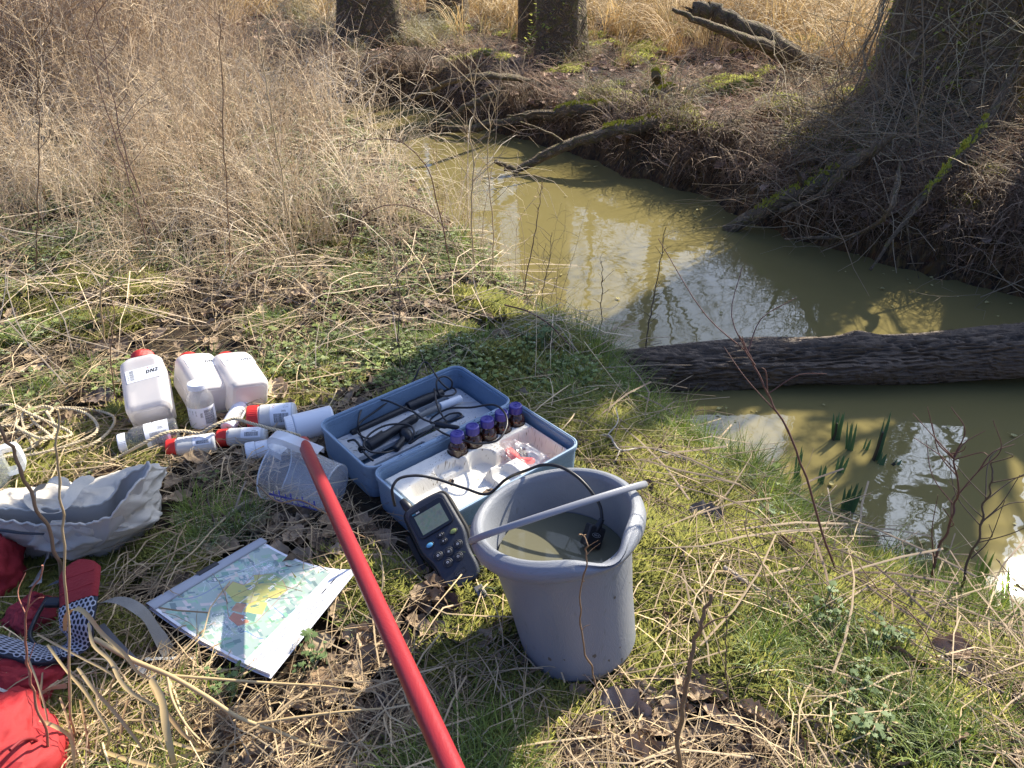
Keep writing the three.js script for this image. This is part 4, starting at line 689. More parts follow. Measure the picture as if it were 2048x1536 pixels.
// ---------------------------------------------------------------- sample bottles
function barcode(g, x, y, w, h, seed) { const r = rng(seed); g.fillStyle = '#111'; let p = x; while (p < x + w) { const b = 1 + (r() * 3 | 0); g.fillRect(p, y, b, h); p += b + 1 + (r() * 3 | 0); } }
const wobble = (g, text, x, y, s, c = '#14141c') => { g.save(); g.translate(x, y); g.rotate(-0.05); g.fillStyle = c; g.strokeStyle = c; g.lineWidth = s * 0.06; g.font = `italic bold ${s}px sans-serif`; g.fillText(text, 0, 0); g.strokeText(text, 0, 0); g.restore(); };
function labelTex(o) {
  return canvasTex(512, 256, (g, w, h) => {
    g.fillStyle = '#f4f6fa'; g.fillRect(0, 0, w, h);
    if (o.kind === 'wide') {
      g.save(); g.translate(34, 20); g.rotate(0); for (let k = 0, r = rng(o.seed); k < 200;) { const b = 2 + (r() * 4 | 0); g.fillStyle = '#15151a'; g.fillRect(22, k, 62, b); k += b + 2 + (r() * 4 | 0); } g.restore();
      g.save(); g.translate(40, 215); g.rotate(-PI / 2); g.font = 'bold 22px sans-serif'; g.fillStyle = '#222'; g.fillText(o.code ?? 'DEU-2609-00', 0, 0); g.restore();
      g.fillStyle = '#444'; g.font = '17px sans-serif'; ['HPT/007', 'Datum / Naam', 'Project', 'Monster / Code', 'Barcode / Naam'].forEach((s, k) => g.fillText(s, 150, 42 + k * 48));
      g.strokeStyle = '#99a'; for (let k = 0; k < 4; k++) { g.beginPath(); g.moveTo(150, 62 + k * 48); g.lineTo(470, 62 + k * 48); g.stroke(); }
      g.fillStyle = '#b04a6a'; g.beginPath(); g.arc(336, 34, 12, 0, 7); g.fill(); g.fillStyle = '#46508c'; g.font = 'bold 27px sans-serif'; g.fillText('eurofins', 356, 43);
      wobble(g, 'DN2', 290, 146, 92); if (o.line) { g.strokeStyle = '#2d57b8'; g.lineWidth = 5; g.beginPath(); g.moveTo(240, 120); g.lineTo(490, 40); g.stroke(); }
    } else {
      barcode(g, 60, 26, 360, 74, o.seed); g.fillStyle = '#222'; g.font = 'bold 24px monospace'; g.fillText(o.code ?? 'P0404602', 120, 128);
      g.font = '15px sans-serif'; g.fillStyle = '#555'; ['Flow Norm 1: HNO3', 'Monster / Code', 'Datum'].forEach((s, k) => g.fillText(s, 60, 160 + k * 24));
      g.fillStyle = '#46508c'; g.font = 'bold 22px sans-serif'; g.fillText('eurofins', 40, 246);
      if (o.haz) { g.save(); g.translate(430, 190); g.rotate(PI / 4); g.strokeStyle = '#c2342b'; g.lineWidth = 5; g.strokeRect(-26, -26, 52, 52); g.restore(); g.fillStyle = '#111'; g.fillRect(420, 184, 20, 12); }
      if (o.dn) wobble(g, o.dn, 290, 236, 84);
    }
  });
}
function reach(A, px, py, L, away = 1) { // the point on a sight line that lies L from A
  const O = V(0, EYE, 0), d = sight(px, py).normalize(), t0 = A.clone().sub(O).dot(d), foot = O.addScaledVector(d, t0), q = foot.distanceTo(A);
  return foot.addScaledVector(d, away * Math.sqrt(Math.max(0, L * L - q * q)));
}
const UP = V(0, 1, 0);
const milky = phy([0.82, 0.79, 0.78], 0.5, { transmission: 0.5, thickness: 0 });
const hdpe = phy([0.7, 0.73, 0.78], 0.38), hdpeThin = phy([0.74, 0.77, 0.79], 0.6, { transmission: 0.4, thickness: 0 });
const paperLabel = (t) => std([0.82, 0.83, 0.85], 0.55, { map: t });
const clearPET = phy([0.97, 0.975, 0.98], 0.05, { transmission: 0.93, thickness: 0, ior: 1.5 });
{ // three square litre bottles
  const w = 0.108, Lb = 0.2;
  const lev = [[0.08, 0.012, 0], [0.094, 0.016, 0.002], [w - 0.002, 0.02, 0.012], [w, 0.02, 0.02], [w, 0.02, 0.155], [w - 0.003, 0.021, 0.166], [w - 0.016, 0.026, 0.18], [0.068, 0.03, 0.19], [0.052, 0.025, 0.195], [0.05, 0.024, 0.212]];
  const b = new MB(); b.surf((u, v) => { const f = v * (lev.length - 1), i = Math.min(lev.length - 2, f | 0), q = f - i, ww = lerp(lev[i][0], lev[i + 1][0], q), r = lerp(lev[i][1], lev[i + 1][1], q), y = lerp(lev[i][2], lev[i + 1][2], q), [x, z] = rimPt(u, ww, ww, r); return V(x, y, z); }, 96, (lev.length - 1) * 3, null, true);
  const body = b.geo(), bot = plate(0.08, 0.08, 0.012, 0.0005, [], 0.001);
  const ribs = new MB(); ribs.surf((u, v) => { const p = [[0.0298, 0], [0.0305, 0.002], [0.0305, 0.02], [0.029, 0.0235], [0.024, 0.0245], [0, 0.0245]], f = v * 5, i = Math.min(4, f | 0), a = u * 2 * PI, r = lerp(p[i][0], p[i + 1][0], f - i) + (v < 0.42 ? 0.0005 * Math.sin(a * 60) : 0); return V(Math.cos(a) * r, lerp(p[i][1], p[i + 1][1], f - i), -Math.sin(a) * r); }, 240, 15);
  const cap = ribs.geo();
  const lw = 0.085, lh = 0.042;
  [['square milky litre bottle with red cap, leftmost and nearest of the three', 305, 838, 0.052, 284, 705, 1, -0.06, 0.0, false], ['square milky litre bottle with red cap, between the two other square ones', 428, 805, 0.054, 372, 716, 1, 0.25, 0.0, false], ['square milky litre bottle with a blue pen stroke across its label, right of the three', 500, 798, 0.054, 447, 716, 1, 0.2, 0.0, true]].forEach(([l, bx, by, h, cx, cy, aw, roll, lift, line], k) => {
    const A = P(bx, by, h), B = reach(A, cx, cy, 0.232, aw), t = thing('square_bottle', l, 'bottle', A, 'square sample bottles with red caps');
    t.quaternion.copy(frameQ(B.clone().sub(A), UP)).multiply(yawQ(roll));
    obj('body', body, milky, t); obj('bottom', bot, milky, t);
    { const sm = new MB(); sm.tube([V(w / 2 + 0.0002, 0.016, 0), V(w / 2 + 0.0004, 0.09, 0), V(w / 2 + 0.0002, 0.156, 0)], 0.0007, 5); sm.tube([V(-w / 2 - 0.0002, 0.016, 0), V(-w / 2 - 0.0004, 0.09, 0), V(-w / 2 - 0.0002, 0.156, 0)], 0.0007, 5); obj('mould_seam', sm.geo(), milky, t); }
    const c = obj('cap', cap, M2.red, t); c.position.y = 0.196;
    const g = new THREE.PlaneGeometry(lw, lh, 8, 1); const lab = obj('label', g, paperLabel(labelTex({ kind: 'wide', seed: 3 + k, line })), t); lab.position.set(0.004, [0.112, 0.12, 0.118][k], w / 2 + 0.0006); lab.rotation.z = [0.05, 0, 0.02][k];
  });
}
// a round bottle built along +Y, label wrapped round its +Z side
function roundBottle(name, label, cat, A, B, face, o) {
  const L = A.distanceTo(B), t = thing(name, label, cat, A, o.group); t.quaternion.copy(frameQ(B.clone().sub(A), face));
  const r = o.r, cl = o.capLen ?? 0.018, yb = L - cl, nk = o.neck ?? r * 0.7, sh = o.shoulder ?? r * 0.7;
  const prof = [[0, 0.001], [r * 0.86, 0], [r * 0.97, 0.0025], [r, 0.006], [r, yb - sh], [lerp(r, nk, 0.25), yb - sh * 0.6], [lerp(r, nk, 0.75), yb - sh * 0.22], [nk, yb - sh * 0.08], [nk, yb + cl * 0.6]];
  obj('body', lathe(prof, 40), o.mat, t);
  const cr = o.capR ?? nk * 1.18, ribs = new MB(), cp = [[cr * 0.98, 0], [cr, 0.0012], [cr, cl - 0.0025], [cr * 0.94, cl - 0.0004], [0, cl]];
  ribs.surf((u, v) => { const f = v * 4, i = Math.min(3, f | 0), a = u * 2 * PI, q = lerp(cp[i][0], cp[i + 1][0], f - i) + (v < 0.5 ? 0.0004 * Math.sin(a * 40) : 0); return V(Math.cos(a) * q, lerp(cp[i][1], cp[i + 1][1], f - i), -Math.sin(a) * q); }, 160, 12);
  const c = obj('cap', ribs.geo(), o.capMat, t); c.position.y = yb;
  if (o.tex) {
    const [l0, l1, th] = o.lab, g = new THREE.CylinderGeometry(r + 0.0005, r + 0.0005, l1 - l0, 32, 1, true, -th / 2, th), uv = g.attributes.uv;
    if (o.along) for (let k = 0; k < uv.count; k++) { const x = uv.getX(k), y = uv.getY(k); o.along > 0 ? uv.setXY(k, 1 - y, x) : uv.setXY(k, y, 1 - x); }
    const m = obj('label', g, paperLabel(o.tex), t); m.position.y = (l0 + l1) / 2;
  }
  if (o.fill) { const f = obj('water_sample', lathe([[0, 0.002], [r * 0.95, 0.003], [r * 0.95, yb - sh], [0, yb - sh + 0.001]], 32), o.fill, t); }
  return t;
}
const mix = (up, side) => UP.clone().multiplyScalar(up).add(V(side[0], 0, side[1])).normalize(), toEye = (p) => V(-p.x, EYE - p.y, -p.z).normalize();
{
  let A = P(358, 860, 0.036); roundBottle('clear_bottle', 'clear plastic bottle with white cap lying below the leftmost square bottle', 'bottle', A, P(238, 890, 0.032), mix(1, [0.1, 0.35]), { r: 0.036, neck: 0.022, capR: 0.027, capLen: 0.02, shoulder: 0.02, mat: clearPET, capMat: hdpe, tex: labelTex({ seed: 21, dn: '2' }), lab: [0.02, 0.078, 3.6], along: -1 });
  A = P(410, 850, 0.002); roundBottle('clear_bottle', 'clear plastic bottle with white cap standing in front of the square bottles', 'bottle', A, A.clone().add(V(0.0, 0.128, -0.012)), V(0.25, 0, 1), { r: 0.035, neck: 0.018, capR: 0.024, capLen: 0.016, shoulder: 0.032, mat: clearPET, capMat: hdpe, tex: labelTex({ seed: 22, code: 'P0404602' }), lab: [0.008, 0.068, 2.7], along: 1 });
  A = P(455, 858, 0.022); roundBottle('white_tube_bottle', 'slim white bottle with white cap leaning away beside the standing clear bottle', 'bottle', A, reach(A, 489, 800, 0.115, 1), mix(1, [0, 0.4]), { r: 0.0205, neck: 0.017, capR: 0.0195, capLen: 0.022, shoulder: 0.006, mat: hdpe, capMat: hdpe, tex: labelTex({ seed: 23 }), lab: [0.012, 0.075, 3.2], along: 1 });
  A = P(592, 830, 0.036); roundBottle('wide_jar', 'wide white jar with red lid and hazard mark lying right of the slim white bottle', 'jar', A, P(497, 838, 0.036), mix(1, [0, 0.55]), { r: 0.0345, neck: 0.031, capR: 0.035, capLen: 0.03, shoulder: 0.006, mat: hdpeThin, capMat: M2.red, tex: labelTex({ seed: 24, haz: true }), lab: [0.008, 0.062, 2.4], along: -1 });
  A = P(432, 884, 0.026); roundBottle('small_sample_bottle', 'small milky bottle with red cap lying nearest, below the rope', 'bottle', A, P(334, 898, 0.026), mix(1, [0, 0.5]), { r: 0.025, neck: 0.021, capR: 0.0235, capLen: 0.024, shoulder: 0.006, mat: hdpeThin, capMat: M2.red, tex: labelTex({ seed: 25, haz: true }), lab: [0.008, 0.052, 1.2], along: -1, group: 'small red capped sample bottles' });
  A = P(533, 871, 0.024); roundBottle('small_sample_bottle', 'small milky bottle with red cap lying below the wide jar', 'bottle', A, P(436, 876, 0.024), mix(1, [0, 0.25]), { r: 0.0235, neck: 0.02, capR: 0.0225, capLen: 0.026, shoulder: 0.006, mat: hdpeThin, capMat: M2.red, tex: labelTex({ seed: 26 }), lab: [0.01, 0.06, 1.7], along: -1, group: 'small red capped sample bottles' });
  A = P(592, 888, 0.026); roundBottle('white_bottle', 'white bottle with white cap lying half behind the clear jug', 'bottle', A, P(492, 906, 0.026), mix(1, [0, 0.5]), { r: 0.0245, neck: 0.023, capR: 0.0255, capLen: 0.024, shoulder: 0.003, mat: hdpe, capMat: hdpe, tex: labelTex({ seed: 27, dn: 'DN' }), lab: [0.006, 0.06, 3.4], along: -1 });
  A = P(668, 838, 0.04); roundBottle('white_bottle', 'plain pale white bottle lying against the corner of the blue lid', 'bottle', A, P(573, 862, 0.036), UP, { r: 0.038, neck: 0.034, capR: 0.037, capLen: 0.02, shoulder: 0.005, mat: hdpe, capMat: hdpe });
}
// hemp rope: a heap of loops on the left and a running end across the bottles
{
  const t = thing('hemp_rope', 'pale twisted hemp rope heaped at left and trailing across the small bottles', 'rope', P(110, 890, 0)), r = rng(8);
  const path = [];
  for (let k = 0; k < 46; k++) { const a = k * 1.05 + r() * 0.5, R = 0.035 + 0.085 * r(), c = P(70 + 55 * Math.sin(k * 0.7), 885 + 12 * Math.cos(k), 0); path.push(V(c.x + Math.cos(a) * R * 1.3, 0.012 + 0.05 * r() * (1 - R * 4) + k * 0.0007, c.z + Math.sin(a) * R)); }
  for (const [x, y, h] of [[120, 935, 0.02], [160, 950, 0.015], [205, 930, 0.02], [245, 910, 0.03], [285, 888, 0.075], [330, 866, 0.085], [365, 862, 0.07], [400, 866, 0.06], [430, 850, 0.075], [465, 838, 0.07], [500, 846, 0.085], [545, 858, 0.082], [580, 866, 0.07], [600, 872, 0.05]]) path.push(P(x, y, h));
  const c = curve(path.map((p) => p.sub(t.position)), 1500), mat = std([0.6, 0.5, 0.33], 0.95, { bumpMap: rep(grainTex, 30, 60), bumpScale: 0.001 });
  for (let s = 0; s < 3; s++) {
    let len = 0; const b = new MB(), line = c.map((p, k) => { const q = c[Math.min(c.length - 1, k + 1)], d = q.clone().sub(c[Math.max(0, k - 1)]).normalize(); if (k) len += p.distanceTo(c[k - 1]); const n = V(-d.z, 0, d.x).normalize(), m = new THREE.Vector3().crossVectors(d, n), a = len * 240 + s * 2.094; return p.clone().addScaledVector(n, Math.cos(a) * 0.0022).addScaledVector(m, Math.sin(a) * 0.0022); });
    b.tube(line, 0.0023, 5); obj('strand', b.geo(), mat, t);
  }
}
// ---------------------------------------------------------------- bucket with water, handle and probe
{
  const grey = phy([0.24, 0.255, 0.285], 0.4, { bumpMap: rep(grainTex, 10), bumpScale: 0.0005, map: rep(dataTex(256, 256, (u, v) => { const d = sstep(tileNoise(u, v, 50, 8) + 0.4 * tileNoise(u, v, 6, 3), 0.5, 0.7), n = 0.95 + 0.08 * tileNoise(u, v, 9, 4); return [n - 0.12 * d, n - 0.13 * d, n - 0.16 * d]; }), 2) });
  const base = P(1160, 1290, 0), t = thing('bucket', 'big grey plastic bucket part filled with murky water at the centre', 'bucket', base.clone().setY(0.004));
  t.quaternion.setFromEuler(new THREE.Euler(-0.13, 0, 0.18)); t.scale.set(1.01, 1.07, 1.01);
  const spout = 1.02; // direction of the pouring lip, radians from +x towards the viewer
  const wall = [[0.0, 0.004], [0.092, 0.004], [0.102, 0.008], [0.106, 0.016], [0.113, 0.12], [0.1235, 0.215], [0.126, 0.248], [0.1285, 0.256], [0.146, 0.2505], [0.152, 0.2555], [0.1535, 0.264], [0.152, 0.273], [0.146, 0.281], [0.137, 0.285], [0.131, 0.283], [0.1275, 0.276], [0.1255, 0.262], [0.1205, 0.21], [0.11, 0.12], [0.103, 0.02], [0.096, 0.012], [0, 0.012]];
  const b = new MB(), N = wall.length - 1;
  b.surf((u, v) => {
    const f = v * N * 0.99999, i = f | 0, q = f - i, a = u * 2 * PI; let r = lerp(wall[i][0], wall[i + 1][0], q), y = lerp(wall[i][1], wall[i + 1][1], q);
    const da = Math.abs(((a - spout + 3 * PI) % (2 * PI)) - PI), s = Math.exp(-Math.pow(da / 0.3, 2)), top = sstep(y, 0.215, 0.28);
    const inner = i >= 12 ? 1 : 0.45;
    r += 0.022 * s * top * inner; y -= 0.017 * s * sstep(y, 0.255, 0.286);
    return V(Math.cos(a) * r, y, Math.sin(a) * r);
  }, 128, N * 3);
  obj('bucket_wall', b.geo(), grey, t);
  { const r = rng(15), sp = new MB(); for (let k = 0; k < 13; k++) { const a = 0.2 + r() * 2.7, y = 0.02 + 0.2 * r() * r(), R = lerp(0.1045, 0.1255, (y - 0.016) / 0.23) + 0.0009, s = 0.0012 + 0.0045 * r() * r(), c0 = V(Math.cos(a) * R, y, Math.sin(a) * R), n = V(Math.cos(a), -0.1, Math.sin(a)), e = V(-Math.sin(a), 0, Math.cos(a)), o = sp.v(c0.x + n.x * 0.0006, c0.y, c0.z + n.z * 0.0006, n.x, n.y, n.z), m = 9, ring = []; for (let j = 0; j < m; j++) { const q = j / m * 6.283, l = s * (0.6 + 0.7 * r()), p = c0.clone().addScaledVector(e, Math.cos(q) * l).add(V(0, Math.sin(q) * l * 1.4, 0)); ring.push(sp.v(p.x, p.y, p.z, n.x, n.y, n.z)); } for (let j = 0; j < m; j++) sp.i.push(o, ring[(j + 1) % m], ring[j]); } tag(obj('mud_splashes', sp.geo(), std([0.13, 0.11, 0.085], 0.9), t), null, null, null, 'stuff'); }
  const inv = t.quaternion.clone().invert();
  const w = obj('water', new THREE.CircleGeometry(0.122, 48), phy([0.13, 0.125, 0.085], 0.02, { ior: 1.33 }), t); // level surface, tilted back against the bucket's lean
  w.quaternion.copy(inv).multiply(new THREE.Quaternion().setFromEuler(new THREE.Euler(-PI / 2, 0, 0))); w.position.set(0, 0.193, 0); w.scale.set(0.955, 0.955, 1);
  t.updateMatrixWorld(true);
  // bail: swung towards the viewer, seen almost edge on
  const toL = (p) => t.worldToLocal(p.clone()), A = toL(P(940, 1083, 0.262)), B = toL(P(1284, 972, 0.29)), mid = A.clone().add(B).multiplyScalar(0.5), up = toL(V(0, EYE, 0)).sub(mid).normalize();
  up.addScaledVector(B.clone().sub(A).normalize(), -up.dot(B.clone().sub(A).normalize())).add(V(0, 0.045, 0)).normalize();
  const half = A.distanceTo(B) / 2, dir = B.clone().sub(A).normalize(), pts = many(41, (k) => { const a = PI * (1 - k / 40); return mid.clone().addScaledVector(dir, Math.cos(a) * half).addScaledVector(up, Math.pow(Math.sin(a), 0.75) * 0.1); });
  const hb = new MB(); hb.tube(pts, 0.0056, 12, null, true, 0.5, up); obj('handle', hb.geo(), phy([0.24, 0.25, 0.28], 0.42), t);
  for (const [p, s] of [[A, 1], [B, -1]]) { const g = new THREE.CylinderGeometry(0.0052, 0.0052, 0.012, 16); g.rotateZ(PI / 2); const m = obj('pivot', g, grey, t); m.position.copy(p).addScaledVector(dir, s * 0.008); }
  // meter's probe hanging in the water
  const pr = thing('submerged_probe', 'black probe connector on a cable hanging into the bucket water', 'probe', P(1186, 1072, 0.225));
  const cn = obj('connector', new RoundedBoxGeometry(0.034, 0.04, 0.022, 3, 0.004), M2.black, pr); cn.rotation.set(-0.5, 0.35, -0.35);
  const og = canvasTex(128, 64, (g) => { g.fillStyle = '#0b0c10'; g.fillRect(0, 0, 128, 64); g.strokeStyle = '#9aa0aa'; g.lineWidth = 4; g.beginPath(); g.ellipse(64, 32, 54, 24, 0, 0, 7); g.stroke(); g.fillStyle = '#9aa0aa'; g.font = 'italic bold 26px sans-serif'; g.fillText('HACH', 28, 41); });
  const lg = new THREE.PlaneGeometry(0.02, 0.01); const lm = obj('logo', lg, std([1, 1, 1], 0.5, { map: og }), cn); lm.position.set(0, 0.004, 0.0114);
  const L = (px, py, h) => P(px, py, h).sub(pr.position);
  obj('strain_relief', rod(L(1192, 1062, 0.235), L(1204, 1038, 0.255), [[0.006, 0], [0.0075, 0.1], [0.005, 1]]), M2.black, pr);
  const end = toL(P(1186, 1072, 0.225));
  obj('cable', cab([L(790, 1012, 0.14), L(786, 995, 0.16), L(785, 975, 0.18), L(797, 958, 0.19), L(832, 951, 0.19), L(873, 958, 0.18), L(928, 976, 0.17), L(975, 988, 0.17), L(1010, 960, 0.2), L(1055, 940, 0.285), L(1085, 930, 0.305), L(1115, 932, 0.31), L(1150, 950, 0.305), L(1180, 980, 0.29), L(1200, 1012, 0.27), L(1204, 1038, 0.255)], 0.0031, 120), M2.cable, pr);
}
// ---------------------------------------------------------------- hand-held meter
{
  const top = P(846, 1004, 0.128), bot = P(932, 1166, 0.04), t = thing('handheld_meter', 'black hand-held meter with grey screen leaning on the front of the case', 'meter', bot), up = top.clone().sub(bot);
  const nrm = V(-0.2, 1, 0.6).normalize(); t.scale.set(1.13, 1, 1); t.quaternion.copy(frameQ(up, nrm)).multiply(yawQ(0)); const L = up.length(), k = L / 0.2;
  const dark = phy([0.026, 0.031, 0.045], 0.42, { bumpMap: rep(grainTex, 12), bumpScale: 0.0003 }), boot = std([0.008, 0.008, 0.009], 0.7);
  const outline = (g) => { const s = new THREE.Shape(); s.moveTo(-0.02 - g, -0.004 - g); s.bezierCurveTo(-0.036 - g, -0.004 - g, -0.038 - g, 0.02, -0.037 - g, 0.045); s.bezierCurveTo(-0.036 - g, 0.075, -0.047 - g, 0.085, -0.047 - g, 0.11); s.lineTo(-0.045 - g, 0.185); s.quadraticCurveTo(-0.044 - g, 0.202 + g, -0.028 - g, 0.203 + g); s.quadraticCurveTo(0, 0.209 + g, 0.028 + g, 0.203 + g); s.quadraticCurveTo(0.044 + g, 0.202 + g, 0.045 + g, 0.185); s.lineTo(0.047 + g, 0.11); s.bezierCurveTo(0.047 + g, 0.085, 0.036 + g, 0.075, 0.037 + g, 0.045); s.bezierCurveTo(0.038 + g, 0.02, 0.036 + g, -0.004 - g, 0.02 + g, -0.004 - g); s.closePath(); return s; };
  const body = obj('housing', extrude(outline(-0.001), 0.026, 0.006, 4, 12), dark, t); body.position.z = -0.026; body.scale.setScalar(k);
  const bt = obj('rubber_boot', extrude(outline(0.005), 0.028, 0.004, 3, 12), boot, t); bt.position.z = -0.042; bt.scale.setScalar(k);
  const side = obj('side_grip', new RoundedBoxGeometry(0.012, 0.11, 0.03, 3, 0.004), boot, t); side.position.set(-0.058 * k, 0.1 * k, -0.03);
  const bez = obj('bezel', extrude(rrect(0.072, 0.062, 0.01), 0.0022, 0.0012, 2), phy([0.012, 0.014, 0.02], 0.3), t); bez.position.set(0.0, 0.157 * k, 0.0062);
  const lcd = canvasTex(256, 192, (g, w, h) => { g.fillStyle = '#8f9a83'; g.fillRect(0, 0, w, h); const r = rng(6); for (let i = 0; i < 500; i++) { g.fillStyle = `rgba(${90 + r() * 60},${105 + r() * 60},${85 + r() * 50},0.12)`; g.beginPath(); g.ellipse(r() * w, r() * h, r() * 26, r() * 14, r() * 3, 0, 7); g.fill(); } });
  const sc = obj('screen', new THREE.PlaneGeometry(0.054, 0.043), phy([0.62, 0.62, 0.62], 0.15, { map: lcd, clearcoat: 1, clearcoatRoughness: 0.05 }), bez); sc.position.set(0, -0.003, 0.0037);
  const name = canvasTex(256, 48, (g) => { g.fillStyle = '#0c0e14'; g.fillRect(0, 0, 256, 48); g.font = 'bold 36px sans-serif'; g.fillStyle = '#3f8fb0'; g.fillText('HQ', 12, 38); g.fillStyle = '#c8ccd2'; g.fillText('40d', 72, 38); });
  const nm = obj('model_print', new THREE.PlaneGeometry(0.032, 0.006), std([1, 1, 1], 0.5, { map: name }), bez); nm.position.set(-0.014, 0.0242, 0.0037);
  const btn = (x, y, rx, ry, mat, txt, nme = 'button') => {
    const ring = obj(nme, lathe([[0, -0.001], [1.28, -0.001], [1.28, 0.0012], [1.1, 0.0016], [1.02, 0.0004]].map(([r, h]) => [r, h]), 24), dark, t); ring.position.set(x * k, y * k, 0.0068); ring.rotation.x = PI / 2; ring.scale.set(rx, 1, ry);
    const c = obj('key', lathe([[0, 0.0024], [0.6, 0.0023], [0.92, 0.0016], [1, 0.0004], [1, -0.001]].reverse(), 24), mat, ring);
    if (txt) { const pt = canvasTex(64, 64, (g) => { g.fillStyle = '#14161c'; g.fillRect(0, 0, 64, 64); g.fillStyle = g.strokeStyle = '#c9ced6'; g.lineWidth = 6; if (txt === 'power') { g.beginPath(); g.arc(32, 34, 16, -1, 4.1); g.stroke(); g.fillRect(29, 10, 6, 20); } else if (txt === 'up') { g.beginPath(); g.moveTo(32, 16); g.lineTo(50, 46); g.lineTo(14, 46); g.fill(); } else if (txt === 'down') { g.beginPath(); g.moveTo(32, 48); g.lineTo(50, 18); g.lineTo(14, 18); g.fill(); } else if (txt === 'sun') { g.beginPath(); g.arc(32, 32, 9, 0, 7); g.fill(); for (let a = 0; a < 8; a++) { g.beginPath(); g.moveTo(32 + 14 * Math.cos(a * 0.785), 32 + 14 * Math.sin(a * 0.785)); g.lineTo(32 + 22 * Math.cos(a * 0.785), 32 + 22 * Math.sin(a * 0.785)); g.stroke(); } } else { g.strokeRect(18, 22, 28, 22); g.fillRect(26, 12, 12, 10); } }); const m = obj('symbol', new THREE.PlaneGeometry(1.1, 1.1), std([1, 1, 1], 0.5, { map: pt }), ring); m.rotation.x = -PI / 2; m.rotation.z = 0; m.position.y = 0.0027; }
  };
  btn(-0.026, 0.107, 0.0068, 0.0048, phy([0.12, 0.38, 0.62], 0.4)); btn(0.025, 0.107, 0.0068, 0.0048, phy([0.24, 0.3, 0.1], 0.4));
  btn(0, 0.114, 0.0062, 0.0046, dark, 'up'); btn(0, 0.099, 0.0062, 0.0046, dark, 'down');
  btn(-0.021, 0.078, 0.0072, 0.0072, dark, 'card'); btn(0, 0.074, 0.0072, 0.0072, dark, 'sun'); btn(0.021, 0.078, 0.0072, 0.0072, dark, 'card');
  btn(-0.011, 0.055, 0.0072, 0.0072, dark, 'card'); btn(0.011, 0.055, 0.0072, 0.0072, dark, 'power');
  const oval = canvasTex(128, 64, (g) => { g.fillStyle = '#12151d'; g.fillRect(0, 0, 128, 64); g.strokeStyle = '#525864'; g.lineWidth = 4; g.beginPath(); g.ellipse(64, 32, 56, 26, 0, 0, 7); g.stroke(); g.fillStyle = '#525864'; g.font = 'italic bold 30px sans-serif'; g.fillText('HACH', 22, 43); });
  const ov = obj('logo', new THREE.PlaneGeometry(0.022, 0.011), std([1, 1, 1], 0.5, { map: oval }), t); ov.position.set(0, 0.024 * k, 0.0064);
  obj('plug', rod(V(-0.03 * k, 0.2 * k, -0.02), V(-0.036 * k, 0.235 * k, -0.018), [[0.0085, 0], [0.009, 0.5], [0.006, 1]]), M2.black, t);
  // lanyard with its clip on the moss
  const c = thing('lanyard', 'black cord with a small grey clip on the moss below the meter', 'lanyard', P(968, 1195, 0.03)), l = (px, py, h) => P(px, py, h + 0.018).sub(c.position);
  obj('cord', cab([l(935, 1170, 0.02), l(955, 1175, 0.03), l(985, 1178, 0.03), l(992, 1195, 0.02), l(985, 1212, 0.012), l(968, 1218, 0.01)], 0.0022, 40), M2.cable, c);
  const cl = obj('clip', new RoundedBoxGeometry(0.018, 0.006, 0.03, 2, 0.002), phy([0.12, 0.12, 0.125], 0.3), c); cl.position.set(-0.006, 0.016, 0); cl.rotation.set(0.2, 0.5, 0.1);
  const cl2 = obj('clip_tongue', new RoundedBoxGeometry(0.008, 0.004, 0.016, 2, 0.0015), M2.black, c); cl2.position.set(-0.004, 0.021, 0.004); cl2.rotation.set(0.2, 0.5, 0.1);
}
// ---------------------------------------------------------------- measuring jugs, one on a red pole
const jugMat = phy([0.9, 0.93, 0.96], 0.22, { transmission: 0.8, thickness: 0, ior: 1.4 }), jugEdge = phy([0.86, 0.9, 0.95], 0.3, { transmission: 0.5, thickness: 0 });
const scaleTex = canvasTex(256, 512, (g, w, h) => { g.clearRect(0, 0, w, h); g.fillStyle = '#2b4fd0'; for (let k = 0; k < 40; k++) { const y = h - 20 - k * 12; g.fillRect(30, y, k % 5 ? 60 : 110, 8); g.fillRect(150, y, k % 5 ? 34 : 70, 8); if (k % 10 === 0) { g.font = 'bold 26px sans-serif'; g.fillText(String((k / 10 + 1) * 500 > 2000 ? '' : (k / 10 + 1) * 500), 190, y + 8); } } g.font = 'bold 30px sans-serif'; g.fillText('ml', 60, 26); });
function jugParts(t, r0, r1, h, handleAt, withHandle) {
  const b = new MB();
  b.surf((u, v) => { const a = u * 2 * PI, da = Math.abs(((a - (handleAt + PI) + 5 * PI) % (2 * PI)) - PI), s = Math.exp(-((da / 0.28) ** 2)) * sstep(v, 0.72, 1); const r = lerp(r0, r1, v) + 0.02 * s; return V(Math.cos(a) * r, v * h - 0.0 * s, -Math.sin(a) * r); }, 72, 24);
  obj('jug_wall', b.geo(), jugMat, t);
  const e = new MB(); e.tube(many(73, (k) => { const a = k / 72 * 2 * PI, da = Math.abs(((a - (handleAt + PI) + 5 * PI) % (2 * PI)) - PI), s = Math.exp(-((da / 0.28) ** 2)), r = r1 + 0.02 * s; return V(Math.cos(a) * r, h, -Math.sin(a) * r); }), 0.0018, 6, null, false); obj('rim', e.geo(), jugEdge, t);
  const f = obj('jug_base', lathe([[0, 0.003], [r0 - 0.004, 0.003], [r0, 0], [r0 + 0.0005, 0.004]], 48), jugMat, t);
  const g = new THREE.CylinderGeometry(lerp(r0, r1, 0.86) + 0.0006, lerp(r0, r1, 0.1) + 0.0006, h * 0.76, 20, 1, true, handleAt + PI / 2 - 2.25, 0.85); const m = obj('scale_print', g, std([0.12, 0.25, 0.75], 0.5, { map: scaleTex, alphaTest: 0.5 }), t); m.position.y = h * 0.48;
}
